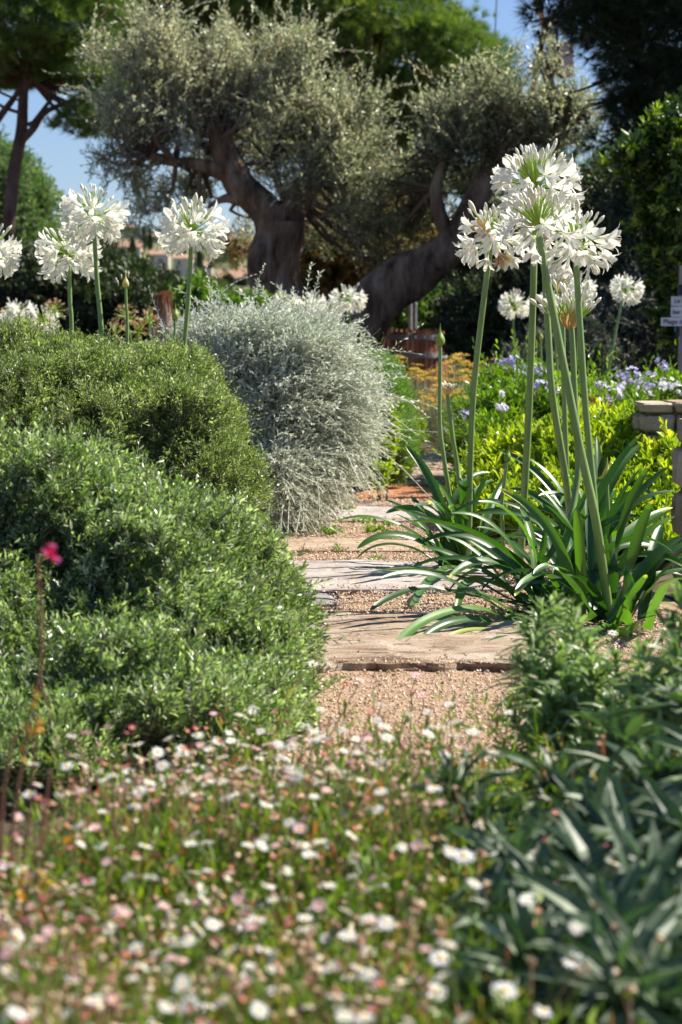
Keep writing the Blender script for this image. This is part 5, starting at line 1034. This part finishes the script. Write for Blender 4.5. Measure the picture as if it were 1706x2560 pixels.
def house(label, px0, px1, yt, yb, d, mat, wins, seed, roofh=.32, extra=None):
    a = PX(px0, yb, d); b = PX(px1, yt, d); x0, x1, z0, z1 = a[0], b[0], a[2], b[2]; g = hz((x0+x1)/2, d); z0 = min(z0, g)-1.5
    t = thing('hillside_house', [(x0+x1)/2, d, g], label, 'house', 'tile roofed houses on the hill'); ze = z1-(z1-a[2])*roofh; dp = 7
    mb = MB(); box(mb, (x0, d, z0), (x1, d+dp, ze)); mb.build('wall', mat, t)
    o = .35; mb = MB(); V = np.array([[x0-o, d-o, ze], [x1+o, d-o, ze], [x1+o, d+dp+o, ze], [x0-o, d+dp+o, ze], [x0-o, d+dp/2, z1], [x1+o, d+dp/2, z1]]); V2 = V+np.array([0, 0, .18])
    mb.add(np.concatenate([V, V2]), [np.array([[6, 7, 11, 10], [8, 9, 10, 11], [0, 4, 5, 1], [2, 5, 4, 3], [0, 1, 7, 6], [2, 3, 9, 8]]), np.array([[0, 6, 10, 4], [4, 10, 9, 3], [1, 5, 11, 7], [5, 2, 8, 11]])]); rf = mb.build('roof', M['tiles'], t)
    mb = MB(); cx = x0+(x1-x0)*.3; box(mb, (cx, d+dp*.4, ze+.3), (cx+.7, d+dp*.4+.7, z1+.7)); mb.build('chimney', M['plaster2'], rf)
    for (u, v, wu, wv, m_) in wins:
        wx = x0+(x1-x0)*u; wz = a[2]+(ze-a[2])*v; ww = (x1-x0)*wu/2; wh = (ze-a[2])*wv/2
        mb = MB(); box(mb, (wx-ww, d-.06, wz-wh), (wx+ww, d+.05, wz+wh)); wi = mb.build('window' if m_ != 'shutter' else 'shuttered_window', M[m_], t)
        mb = MB(); box(mb, (wx-ww-.1, d-.12, wz-wh-.15), (wx+ww+.1, d+.02, wz-wh-.01)); mb.build('sill', M['plaster2'], wi)
    return t
house('big cream house with terracotta roof lowest on the hill', 544, 604, 676, 716, 650, M['plaster2'], [(.75, .5, .3, .45, 'redwood')], 1, .5)
house('tall wing of the cream house with blue grey windows', 604, 650, 664, 728, 655, M['plaster'], [(.45, .68, .45, .22, 'winglass'), (.6, .2, .45, .26, 'winglass')], 2, .36)
house('small pale house with one green shuttered window', 434, 480, 636, 668, 720, M['plaster2'], [(.3, .45, .16, .6, 'shutter')], 3, .35)
house('white gabled house behind dark branches', 376, 422, 626, 664, 730, M['plaster2'], [(.55, .4, .25, .5, 'winglass')], 4, .3)
house('long low house with faded pink roofs higher up', 286, 352, 602, 640, 800, M['plaster'], [(.3, .4, .12, .4, 'winglass'), (.7, .4, .12, .4, 'winglass')], 5, .45)
house('rooftop peeping over the skyline beside the tall white head', 310, 332, 563, 580, 960, M['plaster'], [(.5, .4, .2, .4, 'winglass')], 6, .5)
house('skyline house behind the pair of cypresses', 368, 400, 584, 602, 950, M['plaster2'], [(.5, .4, .2, .4, 'winglass')], 7, .4)
house('pink roof glimpsed right of the lone white head', 512, 530, 652, 672, 740, M['plaster'], [(.5, .4, .2, .4, 'winglass')], 8, .6)
house('farthest roof on the skyline beside the olive trunk', 600, 640, 606, 622, 940, M['plaster'], [(.5, .4, .15, .4, 'winglass')], 9, .5)
house('skyline roof over the dark trees', 560, 592, 597, 608, 960, M['plaster'], [(.5, .4, .15, .4, 'winglass')], 10, .5)

# ---------------------------------------------------------------- foreground: daisies
def ctop(x, d):
    """height of the daisy carpet"""
    q = np.stack([x, d, 0*x], -1)
    return .135 + .04*wav(q, 7, 6) + .025*wav(q, 17, 7)
def inside(px, d):
    edge = np.interp(px, [-200, 0, 120, 300, 600, 800, 1000, 1300, 2000], [2.2, 2.25, 2.45, 2.75, 3.05, 2.95, 3.0, 3.05, 3.3])
    return d < edge
r = np.random.default_rng(101)
# carpet foliage: leaf tufts and thin stems
n = 9000; d = 1.3+2.0*r.random(n)**.9; px = -150+2000*r.random(n); ok = inside(px, d+.15*r.normal(size=n)); d = d[ok]; px = px[ok]
dens = np.where((d > 2.6) & (px > 620), .35, 1.0); ok = (r.random(len(d)) < dens) & ~((px > 1230-60*(d-1.5)) & (d < 2.75) & (r.random(len(d)) < .88)); d = d[ok]; px = px[ok]
x = (px-853)/F*d; zt = ctop(x, d)*(.75+.35*r.random(len(x))); m = len(x)
D = nrm(np.stack([r.normal(size=m)*.65, r.normal(size=m)*.65, np.ones(m)], -1)); P = np.stack([x, d, zt*0+.005], -1)
mb = MB(); tw = MB(); brown = np.clip(.42+.25*r.normal(size=m) + .38*((r.random(m) < .13) | ((px < 350) & (r.random(m) < .25))), 0, 1)
shoots(mb, P, D, zt, 12, .021, .0040, 50, T_LEF, brown, r, mb, .0006, .15, .14)
n2 = 26000; i = r.integers(m, size=n2); leaves(mb, P[i]+np.stack([.02*r.normal(size=n2), .02*r.normal(size=n2), zt[i]*r.random(n2)*.8], -1), nrm(rdir(n2, r)+np.array([0, 0, .6])), rdir(n2, r), .022, .0046, np.clip(.38+.22*r.normal(size=n2), 0, 1), T_LEF)
tag(mb.build('daisy_undergrowth', M['carpet']), 'dense carpet of fine green and straw daisy foliage', None, None, 'stuff')
mb = MB(); n3 = 1700; d3 = 1.35+1.8*r.random(n3); p3 = -100+1900*r.random(n3); ok = inside(p3, d3) & ~((d3 > 2.6) & (p3 > 640) & (r.random(n3) < .6)) & ~((p3 > 1080) & (r.random(n3) < .9)); d3 = d3[ok]; p3 = p3[ok]; x3 = (p3-853)/F*d3
H = np.stack([x3, d3, ctop(x3, d3)+.03*r.random(len(x3))], -1); k3 = len(H)
blobs(mb, H, .003+.0025*r.random(k3), r.random(k3), r)
many_tubes(mb, np.stack([H-np.stack([.02*r.normal(size=k3), .02*r.normal(size=k3), .07+0*x3], -1), H], 1), .0006, .3)
tag(mb.build('dry_seed_heads', M['dryhead']), 'tiny tan spent daisy heads dotted through the carpet', None, None, 'stuff')
# flower variants
def daisy_parts(seed, kind):
    r = np.random.default_rng(seed); pt = MB(); R = {'white': .0112, 'pink': .0098, 'magenta': .0072}[kind]; n = 26 if kind != 'magenta' else 18
    cup = {'white': .12, 'pink': .35, 'magenta': .9}[kind] + .1*r.normal(); az = np.arange(n)/n*6.283 + r.normal(size=n)*.06
    Dp = np.stack([np.cos(az), np.sin(az), cup+.12*r.normal(size=n)], -1); Nn = np.tile(np.array([[0, 0, 1.0]]), (n, 1)) - Dp*.2
    leaves(pt, np.stack([np.cos(az)*.0025, np.sin(az)*.0025, 0*az], -1), Dp, Nn, R*.82*(1+.08*r.normal(size=n)), .0026, r.random(n), T_LEF)
    dc = MB(); a = np.arange(10)/10*6.283; V = [[0, 0, .0024]]
    for rr, z in ((.0022, .0018), (.0034, .0006), (.0026, -.0012)): V += [[rr*math.cos(q), rr*math.sin(q), z] for q in a]
    f3 = [[0, 1+i, 1+(i+1) % 10] for i in range(10)]; f4 = [[1+k*10+i, 1+(k+1)*10+i, 1+(k+1)*10+(i+1) % 10, 1+k*10+(i+1) % 10] for k in range(2) for i in range(10)]
    dc.add(np.array(V), [np.array(f3), np.array(f4)], r.random())
    return pt, dc
DM = {'white': 'whitepet', 'pink': 'pinkpet', 'magenta': 'deeppet'}
VAR = {}
for kd in DM:
    VAR[kd] = []
    for s in range(4):
        pt, dc = daisy_parts(s*7+len(kd), kd); a = pt.build('petals', M[DM[kd]]); b = dc.build('disc', M['disc'], smooth=True)
        VAR[kd].append((a.data, b.data)); bpy.data.objects.remove(a); bpy.data.objects.remove(b)
LAB = {'white': 'white daisy with a yellow centre in the flower carpet', 'pink': 'pale pink daisy with a yellow centre in the flower carpet', 'magenta': 'half closed magenta daisy in the flower carpet'}
def place_daisy(p, kd, lean, s, seed, label=None, group=None, stem_len=.1):
    r = np.random.default_rng(seed); foot = p - nrm(lean)*stem_len; foot[2] = max(foot[2], 0.0) if p[2]-stem_len < 0 else foot[2]
    t = thing('daisy', foot, label or LAB[kd], 'daisy', group or (kd+' daisies of the flower carpet'))
    mb = MB(); mid = (foot+p)/2 + np.array([r.normal()*.006, r.normal()*.006, 0]); tube(mb, smooth_path([foot, mid, p], 5), .0008, 5, r.random(), cap=False); mb.build('stem', M['dstem'], t)
    a, b = VAR[kd][int(r.integers(4))]; q = rot_to(lean, r.random()*6)
    child(a, 'petals', t, p-foot, q, s); child(b, 'disc', t, p-foot, q, s)
n = 2600; r = np.random.default_rng(103); d = 1.42+1.75*r.random(n); px = -30+1760*r.random(n); x = (px-853)/F*d; z = ctop(x, d)-.02+.08*r.random(n)
py = 840-(z-EYE)/d*F
pr = np.where(px < 950, 1.0, np.where(px < 1200, .30, .07)); pr = np.where((d > 2.75), pr*1.0, pr)
ok = inside(px, d-.05) & (r.random(n) < pr) & (py < 2600) & (py > 1690); idx = np.nonzero(ok)[0]
# keep apart
keep = []; cell = {}
for i in idx:
    key = (int(x[i]/.014), int(d[i]/.02))
    if key in cell: continue
    cell[key] = 1; keep.append(i)
keep = np.array(keep); near = keep[np.argsort(d[keep] + .35*r.random(len(keep)))]
near = near[r.random(len(near)) < .70]; ind, rest = near[:290], near[290:]
def kdof(i):
    u = r.random(); return 'white' if u < .56 else ('pink' if u < .73 else 'magenta')
for i in ind:
    lean = nrm(np.array([.45*r.normal(), -.10+.45*r.normal(), 1.0])); place_daisy(np.array([x[i], d[i], z[i]]), kdof(i), lean, .42+.26*r.random(), int(i))
mbs = {k: MB() for k in ('white', 'pink', 'magenta', 'disc', 'stem')}
def mesh_arrays(me):
    V = np.empty(len(me.vertices)*3); me.vertices.foreach_get('co', V); fs = {}
    for p in me.polygons: fs.setdefault(len(p.vertices), []).append(list(p.vertices))
    return V.reshape(-1, 3), [np.array(v) for v in fs.values()]
ARR = {k: [(mesh_arrays(a), mesh_arrays(b)) for a, b in v] for k, v in VAR.items()}
far = MB()
MI = {'white': 0, 'pink': 1, 'magenta': 2}
for i in rest:
    kd = kdof(i); (Va, Fa), (Vb, Fb) = ARR[kd][int(r.integers(4))]; lean = nrm(np.array([.3*r.normal(), -.1+.3*r.normal(), 1.0])); q = np.array(rot_to(lean, r.random()*6)).T; p = np.array([x[i], d[i], z[i]]); s = .5+.22*r.random()
    far.add(Va@q*s+p, Fa, .5, MI[kd]); far.add(Vb@q*s+p, Fb, .5, 3); tube(far, [p-lean*.09, p], .0008, 4, .5, cap=False, mi=4)
print('daisies', len(ind), len(rest))
if len(rest): tag(far.build('daisy_drift', [M['whitepet'], M['pinkpet'], M['deeppet'], M['disc'], M['dstem']]), 'farther drift of small white and pink daisies', None, None, 'stuff')
# named daisies standing clear of the carpet
for a in ((1043, 1690, 4.0, 'pink', 'pink daisy standing alone against the shaded gravel', .10), (1056, 1738, 3.9, 'pink', 'pale pink daisy below the lone one on the gravel', .10), (862, 1712, 3.9, 'magenta', 'magenta and white daisy over the gravel beside the near bush', .12), (783, 1660, 3.9, 'white', 'white daisy standing before the near bush edge', .16), (1532, 1582, 4.2, 'white', 'white daisy facing the camera by the stem feet', .16), (1660, 1548, 4.1, 'pink', 'pink and white daisy below the bright strap leaf', .2),
          (1545, 1660, 4.1, 'white', 'small white daisy below the stem feet', .1), (1640, 1700, 4.0, 'white', 'white daisy low between the grey leaves', .1), (1672, 1690, 4.0, 'white', 'white daisy pair member beside the frame edge', .1), (1660, 1575, 4.1, 'white', 'side turned white daisy under the pink and white one', .16),
          (1090, 2480, 1.75, 'white', 'large white daisy low in the deep shade', .1), (1262, 2478, 1.7, 'white', 'white daisy at the bottom edge in full sun spot', .12), (1160, 2140, 2.0, 'white', 'white daisy with orange centre before dark velvet leaves', .12), (1102, 2395, 1.8, 'white', 'big daisy facing out of the dark green shade', .1), (1430, 2400, 1.8, 'white', 'ragged white daisy alone under the velvet leaves', .1)):
    p = PX(a[0], a[1], a[2]); place_daisy(p, a[3], nrm(np.array([.1, -.5, 1.0])), .85, int(a[0]), a[4], 'lone daisies', min(a[5], p[2]))

# ---------------------------------------------------------------- foreground: broad velvet leaved plant and fine leaved plant
def rosette(fo, tw, c, ax, L, W, n, r, T=T_LNG, tb=.45, spread=85, ln=.06):
    k = np.arange(n); th = np.radians(12+spread*(k/n)); az = k*2.4+r.random()*6; A, B = perp(ax[None]); A = A[0]; B = B[0]
    D = ax*np.cos(th)[:, None] + (A*np.cos(az)[:, None]+B*np.sin(az)[:, None])*np.sin(th)[:, None]
    P = c - ax*(ln*(k/n))[:, None]; N = ax + .25*r.normal(size=(n, 3)) - .0*D
    Ls = L*np.interp(k/n, [0, .2, .6, 1], [.35, .7, 1, .95])*(1+.15*r.normal(size=n))
    leaves(fo, P, D+.1*r.normal(size=(n, 3)), N, Ls, W*(.8+.3*r.random(n))*np.interp(k/n, [0, .3, 1], [.6, 1, 1]), np.clip(tb+.18*r.normal(size=n), 0, 1), T, bend=-.30*(k/n)-.15*r.random(n))
def velvet(name, label, spots, base, L, W, n, seed, mat, T=T_LNG, tb=.45, stemr=.005, ln=.06):
    r = np.random.default_rng(seed); t = thing(name, base, label, 'plant'); fo = MB(); tw = MB()
    for (px, py, d, s) in spots:
        c = PX(px, py, d); c[2] = max(c[2], .05); b = np.array(base)+np.array([r.normal()*.05, r.normal()*.05, 0]); ax = nrm(nrm(c-b)*.6+np.array([0, -.15, .8])+.25*r.normal(size=3))
        rosette(fo, tw, c, ax, L*s, W*s, n, r, T, tb, ln=ln*s)
        tube(tw, smooth_path([b, (b+c)/2+np.array([0, 0, .02]), c-ax*.05, c], 10), np.linspace(stemr*1.3, stemr*.7, 10), 7, .5)
    fo.build('foliage', mat, t, smooth=False); tw.build('stems', M['dstem'], t, smooth=True)
velvet('velvet_leaf_plant', 'large dark velvet leaved plant with long drooping leaves, lower corner', [
    (1500, 2040, 2.30, 1.0), (1270, 2150, 2.20, .8), (1130, 1960, 2.45, .62), (1640, 1960, 2.45, 1.0), (1420, 2260, 2.05, 1.0), (1620, 2260, 2.05, 1.15), (1300, 2330, 2.1, .8), (1750, 2150, 2.2, 1.1), (1700, 2420, 1.95, 1.1), (1500, 2440, 2.0, 1.0),
    (1380, 1960, 2.5, .8), (1560, 1850, 2.7, .8), (1850, 1900, 2.4, 1.2), (1900, 2200, 2.2, 1.2), (1850, 2500, 2.0, 1.2), (1660, 1790, 2.8, .8), (1210, 2040, 2.4, .6), (1500, 2540, 1.9, 1.0), (1640, 2600, 1.85, 1.0), (1330, 2500, 1.95, .8), (1230, 2430, 2.05, .7), (1180, 2560, 1.9, .7), (1420, 2620, 1.85, .9), (1560, 2360, 1.9, 1.0), (1440, 2400, 1.9, .9), (1330, 2400, 1.9, .8), (1660, 2520, 1.8, 1.0), (1560, 2470, 1.8, .9), (1250, 2300, 2.05, .75), (1450, 2150, 2.2, .9), (1600, 2120, 2.2, 1.0), (1340, 2240, 2.1, .8), (2000, 2000, 2.4, 1.2), (1780, 1800, 2.6, 1.1), (1900, 1750, 2.6, 1.1)],
    GX(1560, 2.4), .104, .0175, 36, 301, M['echium'], tb=.42, stemr=.006)
velvet('fine_leaf_plant', 'grey green fine leaved plant with blurred upright tips beside the gravel', [
    (1400, 1540, 3.35, 1.0), (1350, 1600, 3.3, .9), (1440, 1640, 3.25, 1.0), (1380, 1690, 3.2, 1.0), (1480, 1700, 3.2, .9), (1330, 1720, 3.2, .9), (1440, 1580, 3.4, .9), (1300, 1650, 3.3, .8), (1420, 1760, 3.1, 1.0), (1500, 1780, 3.1, 1.0), (1360, 1790, 3.1, .9), (1540, 1640, 3.2, .8), (1310, 1560, 3.4, .6), (1385, 1500, 3.4, .8), (1350, 1520, 3.35, .8), (1430, 1520, 3.3, .8), (1470, 1600, 3.2, .9), (1510, 1680, 3.1, .9), (1400, 1620, 3.2, 1), (1340, 1660, 3.2, .9), (1420, 1700, 3.1, 1), (1480, 1660, 3.1, .9), (1375, 1740, 3.1, 1), (1520, 1760, 3.0, 1), (1460, 1830, 3.0, 1), (1560, 1720, 3.1, .9), (1270, 1770, 3.2, .7)],
    GX(1430, 3.3), .055, .0095, 52, 302, M['echi2'], tb=.55, stemr=.0025, ln=.11)
velvet('upright_leaf_plant', 'taller grey green leaf tuft at the frame edge over the daisies', [
    (1690, 1640, 2.9, 1.0), (1640, 1700, 2.9, .9), (1710, 1500, 3.0, .9), (1720, 1580, 3.0, .9), (1680, 1560, 3.0, .8), (1600, 1640, 3.1, .8), (1700, 1760, 2.8, 1.0), (1620, 1790, 2.9, .9), (1760, 1680, 2.9, 1.0), (1590, 1730, 3.0, .9)],
    GX(1680, 2.95), .072, .0125, 28, 303, M['echi2'], tb=.4, stemr=.003, ln=.07)
# dry hanging leaf in the velvet plant is its own fallen thing
mb = MB(); strap(mb, [PX(1345, 2270, 1.95), PX(1342, 2340, 1.93), PX(1325, 2430, 1.92), PX(1305, 2520, 1.88)], .010, .1, .5); tag(mb.build('withered_leaf', M['dryhead'], smooth=True), 'long withered tan leaf hanging below the velvet plant', 'leaf')

# ---------------------------------------------------------------- foreground: red stemmed sage
def sage():
    r = np.random.default_rng(401); d = 2.1; b = GX(40, 2.1); t = thing('red_stemmed_sage', b, 'blurred red brown stems with one crimson flower at the top', 'plant'); 
    def st(pts, w_, dd=d):
        mb = MB(); P = smooth_path([PX(p[0], p[1], dd) for p in pts], 16); R = np.interp(np.linspace(0, 1, 16), [0, 1], [w_*dd/F/2, w_*.6*dd/F/2]); tube(mb, P, R, 8, r.random()); mb.build('stem', M['redstem'], t, smooth=True)
    st([(25, 2200), (33, 2054), (66, 1850), (98, 1700), (104, 1600), (98, 1450), (94, 1390)], 9); st([(0, 2150), (10, 1972), (38, 1836)], 11); st([(60, 2150), (78, 2000), (90, 1850), (96, 1780)], 9)
    st([(100, 2130), (112, 2040), (126, 1925)], 9); st([(300, 2100), (261, 1994), (220, 1910), (174, 1830)], 7); st([(150, 1880), (200, 1900), (215, 1960)], 5); st([(98, 1700), (130, 1790), (110, 1815)], 5)
    mb = MB(); c = PX(126, 1382, d)
    for k, (dx, dy, tt) in enumerate(((0, 0, .1), (6, 8, .2), (-6, -6, .9), (3, -12, .7), (12, 12, .1), (-3, 4, .5), (16, 18, 1.0), (-10, 2, .95))):
        leaves(mb, PX(112+dx, 1372+dy, d)[None], nrm(np.array([[.8, -.2, -.5]]))+.4*r.normal(size=(1, 3)), rdir(1, r), .010, .0065, tt, T_OBO)
    mb.build('flower', M['salvia'], t)
    for (px, py, sc) in ((90, 1750, .012), (82, 1822, .010), (56, 1888, .010), (108, 1820, .012), (170, 2110, .012), (120, 2200, .014), (60, 2230, .012), (66, 2190, .010)):
        mb = MB(); p = PX(px, py, d); leaves(mb, np.repeat(p[None], 3, 0), nrm(rdir(3, r)+np.array([0, -.3, .2])), rdir(3, r), sc, sc*.6, r.random(3), T_LEF); mb.build('yellowed_leaf', M['yleaf'], t)
sage()
